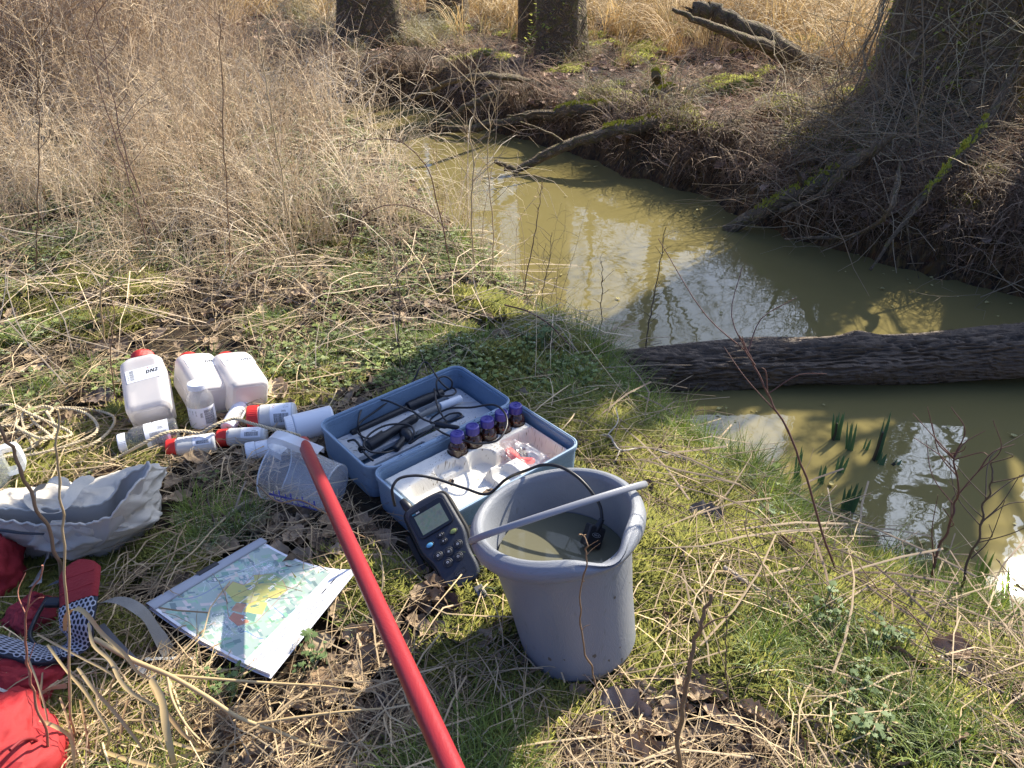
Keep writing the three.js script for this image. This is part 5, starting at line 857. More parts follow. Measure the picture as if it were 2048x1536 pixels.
{
  const A = P(672, 978, 0.062), B = P(552, 940, 0.078), t = thing('dipper', 'clear measuring jug bolted to a long red pole lying beside the case', 'sampling dipper', A);
  t.quaternion.copy(frameQ(B.clone().sub(A), UP)); const h = A.distanceTo(B) * 1.02; t.updateMatrixWorld(true);
  jugParts(t, 0.058, 0.07, h, -PI / 2, false);
  // handle: a channel of clear plastic over the top of the jug
  const hd = new MB(), w = 0.014, y0 = h + 0.006, z0 = 0.066;
  const prof = [V(0, h - 0.03, 0.066), V(0, h - 0.004, 0.074), V(0, h + 0.004, 0.09), V(0, h - 0.004, 0.106), V(0, h - 0.03, 0.111), V(0, h - 0.075, 0.107), V(0, h - 0.125, 0.101)];
  for (const s of [-1, 1]) hd.surf((u, v) => { const q = curve(prof, 40)[Math.round(v * 40)]; return V(s * w, q.y, q.z - u * 0.018); }, 1, 40);
  hd.surf((u, v) => { const q = curve(prof, 40)[Math.round(v * 40)]; return V((u * 2 - 1) * w, q.y, q.z); }, 4, 40);
  obj('handle', hd.geo(), jugEdge, t);
  const toL = (p) => t.worldToLocal(p.clone());
  const p0 = P(606, 884, 0.158), p1 = P(893, 1515, 0.36), d = p1.clone().sub(p0), pb = new MB();
  const far = p0.clone().addScaledVector(d, 1.5);
  pb.tube([toL(p0), toL(p0.clone().lerp(p1, 0.33)), toL(p0.clone().lerp(p1, 0.66)), toL(p1), toL(far)], 0.0142, 28); obj('pole', pb.geo(), phy([0.3, 0.022, 0.028], 0.38, { bumpMap: rep(grainTex, 8, 3), bumpScale: 0.0004, map: rep(dataTex(256, 256, (u, v) => { const s = sstep(tileNoise(u, v, 60, 2) + 0.3 * tileNoise(u, v, 8, 2), 0.45, 0.6); return [1, 1 - 0 * s + 0.9 * s * 0.3, 1 - 0.1 * s]; }), 4, 1) }), t);
  const bolt = obj('bolt', rod(toL(P(585, 884, 0.15)), toL(P(600, 879, 0.155)), [[0.0055, 0], [0.0055, 0.2], [0.003, 0.22], [0.003, 0.4], [0.0058, 0.42], [0.0058, 0.7], [0.003, 0.72], [0.003, 1]], 6), M2.steel, t);
  const t2 = thing('measuring_jug', 'second clear measuring jug with blue scale at the left edge by the rope', 'jug', P(-10, 985, 0.0)); t2.rotation.set(0.05, 0.35, 0.12);
  jugParts(t2, 0.052, 0.062, 0.13, 0, true);
  const hb = new MB(), pr = curve([V(0.058, 0.115, 0), V(0.08, 0.118, 0), V(0.098, 0.112, 0), V(0.1, 0.08, 0), V(0.09, 0.045, 0), V(0.075, 0.04, 0), V(0.053, 0.04, 0)], 40);
  for (const s of [-1, 1]) hb.surf((u, v) => { const q = pr[Math.round(v * 40)], n = pr[Math.min(40, Math.round(v * 40) + 1)].clone().sub(pr[Math.max(0, Math.round(v * 40) - 1)]).normalize(); return V(q.x - n.y * u * 0.012 * -1, q.y - n.x * u * -0.012 * -1, s * 0.011); }, 1, 40);
  hb.surf((u, v) => { const q = pr[Math.round(v * 40)]; return V(q.x, q.y, (u * 2 - 1) * 0.011); }, 2, 40);
  obj('handle', hb.geo(), jugEdge, t2);
}
// ---------------------------------------------------------------- map report in a slide binder
{
  const TL = P(523, 1085, 0.035), TR = P(709, 1143, 0.055), BR = P(540, 1352, 0.045), BL = P(300, 1215, 0.035), O = BL.clone().setY(0), t = thing('map_report', 'printed aerial map report in a grey slide binder lying on the grass', 'report', O);
  const at = (s, q, lift) => { // s from the lower left along the binder, q from binder to free edge
    const a = BL.clone().lerp(TL, s), b = BR.clone().lerp(TR, s), p = a.lerp(b, q); p.y += lift - 0.1 * q * (1 - q) * (0.8 + 0.2 * s); return p.sub(O);
  };
  const print = canvasTex(1400, 1200, (g, w, h) => {
    const r = rng(12); g.fillStyle = '#eef0f6'; g.fillRect(0, 0, w, h);
    const M0 = 30, MW = w - 60, MH = h * 0.77;
    g.save(); g.beginPath(); g.rect(M0, 20, MW, MH); g.clip();
    g.fillStyle = '#8fa596'; g.fillRect(0, 0, w, h);
    for (let k = 0; k < 520; k++) { const x = r() * w, y = r() * h, a = 0.5 + (r() > 0.5 ? 1.57 : 0) + (r() - 0.5) * 0.25, L = 24 + r() * 100, W = 12 + r() * 40; g.save(); g.translate(x, y); g.rotate(a); const c = r(); g.fillStyle = c < 0.3 ? `hsl(${20 + r() * 20},26%,${70 + r() * 14}%)` : c < 0.62 ? `hsl(${120 + r() * 40},${16 + r() * 16}%,${40 + r() * 24}%)` : c < 0.82 ? `hsl(${95 + r() * 30},22%,${56 + r() * 20}%)` : `hsl(${160 + r() * 30},18%,${30 + r() * 14}%)`; g.fillRect(-L / 2, -W / 2, L, W); g.restore(); }
    const town = (cx, cy, R, n) => { for (let k = 0; k < n; k++) { const a = r() * 6.3, d = R * Math.sqrt(r()); g.fillStyle = `hsla(${200 + r() * 60},12%,${55 + r() * 42}%,0.85)`; g.fillRect(cx + Math.cos(a) * d * 1.3, cy + Math.sin(a) * d, 2 + r() * 9, 2 + r() * 6); } g.strokeStyle = 'rgba(235,238,246,0.8)'; for (let k = 0; k < 18; k++) { g.lineWidth = 1.5 + r() * 2; g.beginPath(); const x = cx + (r() - 0.5) * R * 2, y = cy + (r() - 0.5) * R * 2; g.moveTo(x, y); g.quadraticCurveTo(x + (r() - 0.5) * R, y + (r() - 0.5) * R, x + (r() - 0.5) * R * 2, y + (r() - 0.5) * R * 2); g.stroke(); } };
    town(1010, 300, 150, 900); town(300, 560, 150, 900); town(620, 40, 90, 240);
    g.strokeStyle = '#6d7f96'; g.lineWidth = 13; g.beginPath(); g.moveTo(220, 60); g.bezierCurveTo(380, 230, 560, 150, 780, 190); g.stroke();
    g.strokeStyle = '#dfe5f0'; g.lineWidth = 4; g.beginPath(); g.moveTo(700, 130); g.lineTo(1240, 250); g.stroke();
    const blob = (pts, c, al) => { g.globalAlpha = al; g.fillStyle = c; g.beginPath(); pts.forEach(([x, y], k) => (k ? g.lineTo(x, y) : g.moveTo(x, y))); g.closePath(); g.fill(); g.globalAlpha = 1; };
    blob([[620, 260], [760, 230], [790, 330], [900, 360], [960, 300], [1080, 420], [1060, 560], [960, 700], [820, 690], [760, 620], [640, 560], [560, 420]], '#b7ab2a', 0.85);
    blob([[900, 380], [1040, 360], [1120, 430], [1080, 640], [960, 690]], '#5b8a4a', 0.6);
    const outl = () => { g.strokeStyle = '#9a4636'; g.lineWidth = 5; g.stroke(); };
    blob([[360, 520], [440, 500], [470, 610], [420, 690], [330, 640]], '#b6562c', 0.9); blob([[450, 470], [560, 440], [600, 520], [480, 560]], '#c46a35', 0.8); blob([[500, 560], [660, 520], [720, 660], [560, 720]], '#e2c33a', 0.92); blob([[430, 620], [520, 590], [540, 680], [450, 720]], '#2f6a58', 0.9); blob([[640, 470], [760, 450], [790, 520], [680, 560]], '#d9cf7a', 0.85);
    for (let k = 0; k < 40; k++) { g.save(); g.translate(560 + r() * 480, 330 + r() * 300); g.rotate(0.5); g.fillStyle = ['#8f9a2c', '#43724e', '#d8c84a', '#2f5c50', '#c9b48a'][k % 5]; g.globalAlpha = 0.7; g.fillRect(0, 0, 16 + r() * 50, 10 + r() * 22); g.restore(); }
    g.beginPath(); g.moveTo(620, 260); g.lineTo(760, 230); g.lineTo(790, 330); g.lineTo(960, 300); g.lineTo(1080, 420); g.lineTo(1060, 560); g.lineTo(960, 700); g.lineTo(720, 720); g.lineTo(450, 740); g.lineTo(330, 640); g.lineTo(360, 520); g.closePath(); outl();
    g.strokeStyle = '#2a62b8'; g.lineWidth = 7; g.beginPath(); g.moveTo(300, 720); g.bezierCurveTo(340, 760, 280, 820, 310, 920); g.stroke(); g.beginPath(); g.moveTo(700, 740); g.lineTo(640, 900); g.stroke();
    g.fillStyle = '#fff'; g.font = 'bold 46px sans-serif'; [['DK3', 770, 420], ['DN 2', 880, 560], ['A 1', 400, 640], ['DN1', 990, 470], ['CL', 380, 330], ['DK5', 1100, 330]].forEach(([s, x, y]) => g.fillText(s, x, y));
    g.font = 'bold 22px sans-serif'; ['Zoutkreek', 'Molenbeek', 'Pump', 'Stuw noord', 'Lekkerkerk'].forEach((s, k) => { g.fillStyle = 'rgba(255,255,255,0.9)'; g.fillText(s, 420 + 150 * k, 300 + 85 * ((k * 2) % 5)); });
    g.restore();
    g.fillStyle = 'rgba(238,242,250,0.3)'; g.fillRect(M0, 20, MW, MH);  // whitish veil: pale pastel print, with surface glare painted into its colour
    g.fillStyle = '#1c1c24'; g.font = '27px sans-serif'; g.strokeStyle = '#b03a3a'; g.lineWidth = 5; g.strokeRect(60, h * 0.83, 34, 22);
    ['Vogelrichtlijn / De Bunthoek (Vlaams)', 'Waterlopenatlas Vlaanderen 26-12-2017', 'Luchtopname 28-12-2015'].forEach((s, k) => g.fillText(s, 112, h * 0.85 + k * 44));
    ['Legende', 'Waterlopen', 'Onbevaarbare 1e cat', 'Onbevaarbare 2e cat'].forEach((s, k) => { g.fillText(s, 690, h * 0.85 + k * 40); g.fillStyle = '#31426a'; g.fillRect(640, h * 0.842 + k * 40, 38, 5); g.fillStyle = '#1c1c24'; });
    g.strokeStyle = '#222'; g.lineWidth = 3; g.strokeRect(1020, h * 0.88, 300, 12); g.fillStyle = '#222'; g.fillRect(1020, h * 0.88, 75, 12); g.fillRect(1170, h * 0.88, 75, 12); g.font = '22px sans-serif'; ['0', '500', '1.000', '2.000 m'].forEach((s, k) => g.fillText(s, 1010 + k * 90, h * 0.93));
    g.beginPath(); g.moveTo(1300, h * 0.85); g.lineTo(1320, h * 0.8); g.lineTo(1340, h * 0.85); g.lineTo(1320, h * 0.835); g.closePath(); g.stroke();
  });
  const nq = 40, ns = 8, sheet = (q0, q1, lift, f = 0) => { const b = new MB(); b.surf((u, v) => at(u, lerp(q0, q1, v), lift), ns, nq); return b.geo(); };
  const pages = new MB(); // the block of sheets, with its edges
  pages.surf((u, v) => at(u, v, 0.0), ns, nq); for (const s of [0, 1]) pages.surf((u, v) => at(s, v, u * 0.006), 3, nq); pages.surf((u, v) => at(v, 1, u * 0.006), 3, ns);
  obj('pages', pages.geo(), std([0.78, 0.79, 0.83], 0.8), t);
  const page = sheet(0, 1, 0.0064), puv = page.attributes.uv; for (let k = 0; k < puv.count; k++) puv.setY(k, 1 - puv.getY(k));
  obj('map_page', page, phy([0.92, 0.92, 0.92], 0.35, { map: print, clearcoat: 0.35, clearcoatRoughness: 0.25 }), t);
  const bk = new MB(); bk.surf((u, v) => at(lerp(-0.01, 1.01, u), lerp(0, 1.012, v), -0.0022), ns, nq); obj('back_cover', bk.geo(), phy([0.7, 0.72, 0.8], 0.35), t);
  const rail = new MB(), rp = [[0.0, -0.006], [-0.028, -0.004], [-0.03, 0.003], [-0.022, 0.0075], [0.0, 0.0098], [0.046, 0.011], [0.052, 0.0095], [0.052, 0.0068]];
  rail.surf((u, v) => { const f = v * (rp.length - 1), i = Math.min(rp.length - 2, f | 0); return at(lerp(-0.005, 1.015, u), lerp(rp[i][0], rp[i + 1][0], f - i), lerp(rp[i][1], rp[i + 1][1], f - i) + 0.008 * (1 - 1) ); }, 10, 42); obj('slide_binder', rail.geo(), phy([0.36, 0.38, 0.42], 0.35), t);
  const cp = new MB(); cp.surf((u, v) => at(lerp(0.42, 0.6, u), lerp(-0.034, 0.016, v), 0.0115 - 0.004 * Math.pow(v * 2 - 1, 4)), 6, 8); obj('clip', cp.geo(), phy([0.02, 0.02, 0.024], 0.35), t);
}
// ---------------------------------------------------------------- cotton bag
const cotton = std([0.6, 0.55, 0.465], 0.95, { bumpMap: rep(dataTex(256, 256, (u, v) => { const n = 0.5 + 0.25 * Math.sin(u * 2 * PI * 64) * Math.cos(v * 2 * PI * 64) + 0.2 * tileNoise(u, v, 40, 4); return [n, n, n]; }), 10), bumpScale: 0.0007 });
{
  const O = P(130, 1040, 0), t = thing('cotton_bag', 'off white cotton bag lying open with its straps, left of the map', 'bag', O);
  const loop = (a) => new THREE.CatmullRomCurve3(a.map(([x, y, h]) => P(x, y, h).sub(O)), true, 'centripetal').getSpacedPoints(160);
  const foot = loop([[-60, 1085, 0], [30, 1112, 0], [130, 1120, 0], [215, 1112, 0], [285, 1072, 0], [318, 1030, 0], [312, 985, 0.0], [270, 962, 0], [190, 962, 0], [90, 972, 0], [0, 975, 0], [-70, 985, 0]]);
  const rim = loop([[-60, 1022, 0.13], [50, 1042, 0.15], [140, 1044, 0.155], [212, 1036, 0.165], [238, 1010, 0.19], [270, 965, 0.22], [302, 926, 0.235], [258, 945, 0.205], [208, 996, 0.17], [150, 1012, 0.155], [60, 1018, 0.145], [-70, 1008, 0.135]]);
  const cen = V(0, 0, 0); rim.forEach((p) => cen.addScaledVector(p, 1 / rim.length));
  const b = new MB(), NU = 160;
  b.surf((u, v) => {
    const i = Math.round(u * NU) % NU, f = foot[i], r = rim[i], p = f.clone().lerp(r, Math.pow(v, 0.8)), out = V(p.x - cen.x, 0, p.z - cen.z).normalize();
    const fold = -0.02 * Math.abs(noise(i * 0.07 + v * 1.6, v * 2.2, 31)) - 0.016 * Math.abs(noise(i * 0.19 - v * 2, v * 3.1, 5)) + 0.012 + 0.012 * noise(i * 0.11, v * 1.2, 4) + 0.008 * noise(i * 0.3, v * 2.2, 9) + 0.005 * Math.sin(i * 0.22 + v * 6) + 0.006 * Math.abs(noise(i * 0.09 + v * 3, v * 5, 14)) + 0.003 * noise(i * 0.5, v * 7, 3);
    p.addScaledVector(out, 0.022 * Math.sin(PI * Math.min(1, v * 1.05)) + fold * (0.4 + Math.sin(PI * v))); p.y += (0.013 * noise(i * 0.13, v * 2.4, 2) - 0.012 * Math.abs(noise(i * 0.29, v * 4, 8))) * v; return p;
  }, NU, 40);
  obj('cloth', b.geo(), cotton, t);
  const inn = new MB(); inn.surf((u, v) => { const i = Math.round(u * NU), r = V().fromArray(b.p, (40 * (NU + 1) + i) * 3); const q = r.clone().lerp(cen, 0.1 + 0.9 * Math.pow(v, 1.5)); q.y = lerp(r.y - 0.001, 0.03, Math.pow(v, 0.6)) + 0.006 * noise(i * 0.2, v * 3, 1); if (v === 0) q.copy(r); return q; }, NU, 16, null, true);
  obj('lining', inn.geo(), std([0.46, 0.43, 0.39], 0.95), t);
  const hem = new MB(); hem.tube(many(NU + 1, (k) => V().fromArray(b.p, (40 * (NU + 1) + k) * 3)), 0.0026, 6, null, false); obj('hem', hem.geo(), cotton, t);
  const strap = (a, w = 0.0115) => { const c = curve(a.map(([x, y, h]) => P(x, y, h).sub(O)), 50), s = new MB(); s.surf((u, v) => { const k = Math.round(v * 50), p = c[k], d = c[Math.min(50, k + 1)].clone().sub(c[Math.max(0, k - 1)]).normalize(), sd = V(-d.z, 0.9 * Math.sin(k * 0.12), d.x).normalize(); return p.clone().addScaledVector(sd, (u - 0.5) * 2 * w); }, 3, 50); obj('strap', s.geo(), cotton, t); };
  strap([[60, 985, 0.13], [62, 1008, 0.15], [88, 1026, 0.17], [122, 1022, 0.18], [140, 995, 0.18], [158, 968, 0.175], [178, 956, 0.17], [168, 952, 0.15]]); strap([[70, 985, 0.14], [90, 968, 0.165], [115, 962, 0.16], [140, 965, 0.145]]); strap([[118, 1040, 0.13], [110, 1070, 0.115], [98, 1105, 0.06], [82, 1140, 0.03], [70, 1170, 0.03]], 0.014);
  const pk = thing('blue_packet', 'dark blue packet inside the cotton bag', 'packet', P(110, 1030, 0.075)); const pg = obj('wrapper', new RoundedBoxGeometry(0.09, 0.03, 0.06, 3, 0.01), phy([0.03, 0.05, 0.4], 0.4), pk); pk.rotation.set(0.3, 0.5, 0.1);
  const pk2 = thing('black_strap', 'thin black strap end lying across the front of the cotton bag', 'strap', P(20, 1062, 0.14)); { const s = new MB(), o = pk2.position; s.tube(curve([[-60, 1058, 0.14], [0, 1060, 0.145], [45, 1066, 0.145], [88, 1068, 0.14]].map(([x, y, h]) => P(x, y, h).sub(o)), 30), (q) => 0.006 * (1 - 0.5 * q), 8, null, true, 0.4); obj('webbing', s.geo(), M2.black, pk2); }
}
// ---------------------------------------------------------------- red rucksack
{
  const weave = dataTex(128, 128, (u, v) => { const n = 0.5 + 0.28 * Math.sin(u * 2 * PI * 32) + 0.28 * Math.sin(v * 2 * PI * 32); return [n, n, n]; });
  const red = std([0.3, 0.012, 0.02], 0.72, { bumpMap: rep(weave, 8), bumpScale: 0.0006 }), redS = std([0.36, 0.015, 0.018], 0.62, { bumpMap: rep(weave, 20), bumpScale: 0.0003 });
  const O = P(20, 1380, 0), t = thing('rucksack', 'red rucksack with grey mesh shoulder strap in the lower left corner', 'rucksack', O), Q = (x, y, h) => P(x, y, h).sub(O);
  const lump = (c, rx, ry, rz, seed, amp = 0.16) => { const b = new MB(); b.surf((u, v) => { const a = u * 2 * PI, e = (v - 0.5) * PI, n = 1 + amp * noise(Math.cos(a) * 1.6 + seed, Math.sin(e) * 2.2, Math.sin(a) * 1.6) + 0.07 * Math.sin(a * 5 + e * 4 + seed * 3) * Math.cos(e) + 0.05 * noise(Math.cos(a) * 5, e * 4 + seed, Math.sin(a) * 5) - 0.16 * Math.abs(noise(Math.cos(a) * 3 + e * 2, e * 5, Math.sin(a) * 3 + seed)); return V(c.x + Math.cos(a) * Math.cos(e) * rx * n, Math.max(-0.01, c.y + Math.sin(e) * ry * n), c.z - Math.sin(a) * Math.cos(e) * rz * n); }, 64, 40); return b.geo(); };
  obj('body', lump(Q(-55, 1570, 0.05), 0.115, 0.1, 0.15, 2), redS, t);
  obj('lid_pocket', lump(Q(-22, 1140, 0.05), 0.065, 0.075, 0.075, 5), red, t);
  obj('back_panel', lump(Q(-10, 1370, 0.02), 0.125, 0.05, 0.07, 8, 0.1), red, t);
  obj('side_pocket', lump(Q(65, 1235, 0.02), 0.05, 0.035, 0.05, 9, 0.2), std([0.25, 0.015, 0.025], 0.75), t);
  { const zp = new MB(), zl = curve([Q(20, 1500, 0.135), Q(45, 1480, 0.125), Q(72, 1480, 0.1), Q(92, 1510, 0.07), Q(104, 1550, 0.03)], 60); zp.tube(zl, 0.0028, 6); obj('piping', zp.geo(), std([0.2, 0.012, 0.016], 0.7), t); }
  // shoulder strap: padded ribbon, red tip then grey spacer mesh with holes
  const path = curve([Q(160, 1128, 0.1), Q(160, 1160, 0.112), Q(158, 1200, 0.11), Q(154, 1245, 0.095), Q(150, 1280, 0.062), Q(132, 1302, 0.045), Q(95, 1312, 0.05), Q(45, 1303, 0.06), Q(-40, 1280, 0.06)], 120);
  const side = path.map((_, k) => { const f = k / 120, a = sstep(f, 0.42, 0.66); return V(1, 0.1, 0.25).normalize().lerp(V(-0.1, 0.5, 1).normalize(), a).normalize(); });
  const frame = (f) => { const x = clamp(f, 0, 1) * 119.99, k = x | 0, q = x - k, p = path[k].clone().lerp(path[k + 1], q), d = path[k + 1].clone().sub(path[k]).normalize(), s = side[k].clone().lerp(side[k + 1], q); s.addScaledVector(d, -s.dot(d)).normalize(); return [p, s, new THREE.Vector3().crossVectors(s, d).normalize()]; };
  const width = (f) => 0.036 * Math.sqrt(clamp(1 - Math.pow(1 - Math.min(1, f / 0.075), 2), 0, 1)) * (1 - 0.28 * sstep(f, 0.55, 0.75));
  const pad = (f, w, n) => { const [p, s, nn] = frame(f); if (nn.y < 0) nn.negate(); return p.addScaledVector(s, w * width(f)).addScaledVector(nn, n); };
  const shellSurf = (f0, f1, h0, sg) => { const b = new MB(); b.surf((u, v) => { const w = u * 2 - 1; return pad(lerp(f0, f1, v), w, sg * h0 * Math.sqrt(Math.max(0, 1 - w * w * w * w)) + 0.001 * noise(u * 9, v * 18)); }, 14, 60); return b.geo(); };
  const st = obj('shoulder_strap', noIndexMerge([shellSurf(0, 1, 0.011, -1), shellSurf(0.27, 1, 0.0065, 1)]), std([0.03, 0.033, 0.045], 0.9), t);
  obj('strap_tip', shellSurf(0, 0.27, 0.011, 1), red, st);
  const seam = new MB(); for (const f of [0.12, 0.205]) seam.tube(many(20, (k) => pad(f, -0.8 + 1.6 * k / 19, 0.0112)), 0.0009, 5); obj('seam', seam.geo(), std([0.3, 0.02, 0.025], 0.8), st);
  const mesh = new MB(), grey = col(1, 1, 1), cw = 0.0105; // honeycomb: a ring of quads round each hole
  { const Lp = 0.42, rows = Math.round(Lp * 0.73 / (cw * 0.87)), cols = 8;
    for (let j = 0; j < rows; j++) for (let i = 0; i < cols; i++) {
      const cu = (i + 0.5 + (j % 2 ? 0.5 : 0)) / (cols + 0.5) * 2 - 1, cv = 0.275 + (j + 0.5) / rows * 0.725, hu = 1 / (cols + 0.5), hv = 0.725 / rows * 0.667;
      const pt = (a, s) => { const w = cu + Math.cos(a) * hu * s * 1.155, f = cv + Math.sin(a) * hv * s * 1.155; const ww = clamp(w, -0.985, 0.985); return pad(f, ww, (s > 0.9 ? 0.0095 : 0.0085) * Math.sqrt(Math.max(0.02, 1 - ww ** 4)) + 0.001); };
      const st0 = mesh.nv, n0 = frame(cv)[2]; if (n0.y < 0) n0.negate();
      for (let k = 0; k <= 12; k++) { const a = PI / 6 + k / 12 * 2 * PI, hex = Math.cos(PI / 6) / Math.cos(((a - PI / 6 + 10 * PI) % (PI / 3)) - PI / 6); for (const s of [1.0 * hex, 0.56]) { const q = pt(a, s); mesh.v(q.x, q.y, q.z, n0.x, n0.y, n0.z, 0, 0); } }
      for (let k = 0; k < 12; k++) { const a = st0 + k * 2; mesh.i.push(a, a + 2, a + 1, a + 1, a + 2, a + 3); }
    } }
  const mg = mesh.geo(); mg.computeVertexNormals(); tag(obj('mesh_padding', mg, std([0.33, 0.34, 0.39], 0.85), st), null, null, null, 'stuff');
  const web = (name, a, w, mat, twist = 0.2, n = 60) => { const c = curve(a.map(([x, y, h]) => Q(x, y, h)), n), b = new MB(); b.surf((u, v) => { const k = Math.round(v * n), d = c[Math.min(n, k + 1)].clone().sub(c[Math.max(0, k - 1)]).normalize(), s = V(-d.z, twist, d.x).normalize(); return c[k].clone().addScaledVector(s, (u - 0.5) * 2 * w); }, 3, n); return obj(name, b.geo(), mat, t); };
  const wm = std([0.3, 0.29, 0.27], 0.85, { bumpMap: rep(weave, 3, 30), bumpScale: 0.0008 }), pale = std([0.5, 0.5, 0.48], 0.8, { bumpMap: rep(weave, 3, 20), bumpScale: 0.0005 });
  web('webbing', [[192, 1212, 0.07], [215, 1200, 0.095], [250, 1203, 0.105], [285, 1225, 0.09], [315, 1265, 0.05], [340, 1312, 0.012]], 0.0165, wm, 0.5);
  web('webbing', [[200, 1250, 0.06], [235, 1290, 0.04], [290, 1340, 0.025], [365, 1385, 0.01]], 0.008, std([0.14, 0.14, 0.15], 0.85), 0.2); web('webbing', [[290, 1318, 0.03], [340, 1316, 0.02], [395, 1315, 0.015]], 0.004, pale, 0.2);
  web('webbing', [[-40, 1362, 0.08], [20, 1385, 0.085], [70, 1388, 0.08], [105, 1376, 0.075], [134, 1372, 0.06]], 0.013, pale, 1.4); web('webbing', [[70, 1185, 0.06], [110, 1165, 0.09], [150, 1155, 0.085]], 0.009, std([0.05, 0.055, 0.07], 0.8), 0.4);
  const bk = obj('buckle', new RoundedBoxGeometry(0.03, 0.012, 0.02, 3, 0.004), M2.black, t); bk.position.copy(Q(108, 1205, 0.09));
  const cuff = new MB(); cuff.tube(curve([Q(95, 1195, 0.07), Q(70, 1240, 0.07), Q(60, 1270, 0.06), Q(75, 1295, 0.05)], 30), 0.004, 6); obj('cord', cuff.geo(), M2.black, t);
}
// ---------------------------------------------------------------- single stems, straw and iris shoots
const stemMat = (c) => std(c, 0.7, { bumpMap: rep(grainTex, 20, 20), bumpScale: 0.0006 });
const BR = stemMat([0.24, 0.15, 0.08]), RB = stemMat([0.13, 0.06, 0.045]), TAN = stemMat([0.5, 0.37, 0.2]), PALE = std([0.46, 0.34, 0.17], 0.6), DK = stemMat([0.1, 0.07, 0.05]);
// a standing stem: photograph points on the upright plane through its foot
function stem(label, pts, rad, mat, o = {}) {
  const foot = o.z !== undefined ? null : P(pts[0][0], pts[0][1], o.h ?? 0), z = o.z ?? foot.z, w = pts.map(([x, y, dz = 0]) => PZ(x, y, z + dz)), t = thing(o.name ?? 'dry_plant', label, o.cat ?? 'stem', w[0], o.group);
  rad *= 0.66; const L = w.map((p) => p.clone().sub(w[0])), r = rng(o.seed ?? (pts[0][0] | 0)), c = curve(L, o.n ?? 40).map((p, k) => (k ? p.add(V(0.006 * noise(k * 0.33, pts[0][0]), 0, 0.012 * noise(k * 0.21, pts[0][1]))) : p)), b = new MB();
  b.tube(c, (s) => { const node = Math.abs(((s * (o.nodes ?? 6)) % 1) - 0.5) > 0.46 ? 1.25 : 1; return rad * (1 - (o.taper ?? 0.55) * s) * node; }, 7); obj('stalk', b.geo(), mat, t);
  for (const f of o.forks ?? []) { const q = f.map(([x, y, dz = 0]) => PZ(x, y, z + dz).sub(w[0])), s = new MB(); s.tube(curve(q, 16), (u) => rad * 0.55 * (1 - 0.6 * u), 6); obj('twig', s.geo(), mat, t); }
  for (let k = 0; k < Math.round((o.twigs ?? 0) * 1.7); k++) { const i = (c.length * (0.3 + 0.68 * r())) | 0, p = c[i], a = r() * 6.28, l = (o.tl ?? 0.1) * (0.5 + r()), s = new MB(), q = [p, p.clone().add(V(Math.cos(a) * l * 0.5, l * 0.45, Math.sin(a) * l * 0.4)), p.clone().add(V(Math.cos(a + 0.4) * l * 1.0, l * (0.6 + 0.6 * r()), Math.sin(a + 0.4) * l * 0.7))]; s.tube(curve(q, 8), (u) => rad * 0.45 * (1 - 0.5 * u), 5); obj('twig', s.geo(), mat, t); }
  return t;
}
stem('thick brown dead stem slanting over the cotton bag from the left edge', [[128, 1165], [100, 1080], [60, 985], [25, 905], [0, 850], [-30, 770]], 0.0055, BR, { h: 0.06, taper: 0.3 });
stem('thin straight tan stem rising in front of the rucksack strap and cotton bag', [[156, 1490], [140, 1400], [133, 1200], [125, 1060], [120, 950], [112, 822]], 0.0034, TAN, { taper: 0.4, nodes: 9 });
stem('reddish curved stem in front of the red rucksack', [[112, 1560], [82, 1450], [60, 1370], [50, 1290], [58, 1200], [85, 1135]], 0.0036, stemMat([0.34, 0.14, 0.09]), { twigs: 2, tl: 0.05 });
stem('thick brown stem close to the camera right of the bucket', [[1352, 1570], [1362, 1450], [1380, 1330], [1400, 1250], [1424, 1188]], 0.0058, BR, { z: -0.66, taper: 0.45, twigs: 2, tl: 0.03 });
stem('thin budding twig standing in front of the grey bucket', [[1195, 1388], [1180, 1330], [1164, 1280], [1160, 1200], [1172, 1120], [1172, 1090], [1160, 1074]], 0.0023, BR, { z: -0.765, taper: 0.4, nodes: 5, twigs: 3, tl: 0.012 });
stem('red brown stem leaning across the iris shoots in the right water', [[1692, 1182], [1650, 1090], [1610, 950], [1575, 860], [1535, 790], [1510, 730], [1478, 672]], 0.0042, RB, { h: -0.05, twigs: 3, tl: 0.14, forks: [[[1535, 790], [1530, 740], [1523, 735]], [[1510, 730], [1490, 700], [1485, 672]]] });
stem('forked red brown dead plant standing in the lower right shallows', [[1848, 1196], [1869, 1124], [1899, 1044], [1913, 993], [1906, 916], [1900, 905]], 0.0046, RB, { h: -0.1, twigs: 5, tl: 0.08, forks: [[[1906, 916], [1875, 885], [1855, 814]], [[1906, 916], [1930, 862], [1902, 814]], [[1913, 993], [1957, 942], [2001, 902], [1986, 840]], [[1957, 942], [1985, 905], [2030, 888]], [[1869, 1124], [1864, 1060], [1876, 990]]] });
stem('dark stem with a hanging grey leaf at the right edge of the shallows', [[1915, 1200], [1942, 1117], [1964, 1044], [1980, 980], [1986, 930]], 0.0046, DK, { h: -0.1, twigs: 6, tl: 0.1, forks: [[[1942, 1117], [1975, 1085], [2010, 1000]], [[1964, 1044], [2000, 1010], [2040, 950]]] });
stem('tall straight brown stem in the middle of the left thicket', [[462, 545], [456, 420], [447, 260], [440, 90], [438, 20]], 0.0042, BR, { h: 0.05, twigs: 5, tl: 0.12 });
stem('dark purplish stem leaning left in the thicket', [[300, 500], [270, 395], [240, 300], [205, 190], [170, 60]], 0.0042, stemMat([0.22, 0.13, 0.09]), { h: 0.1, twigs: 5, tl: 0.15 });
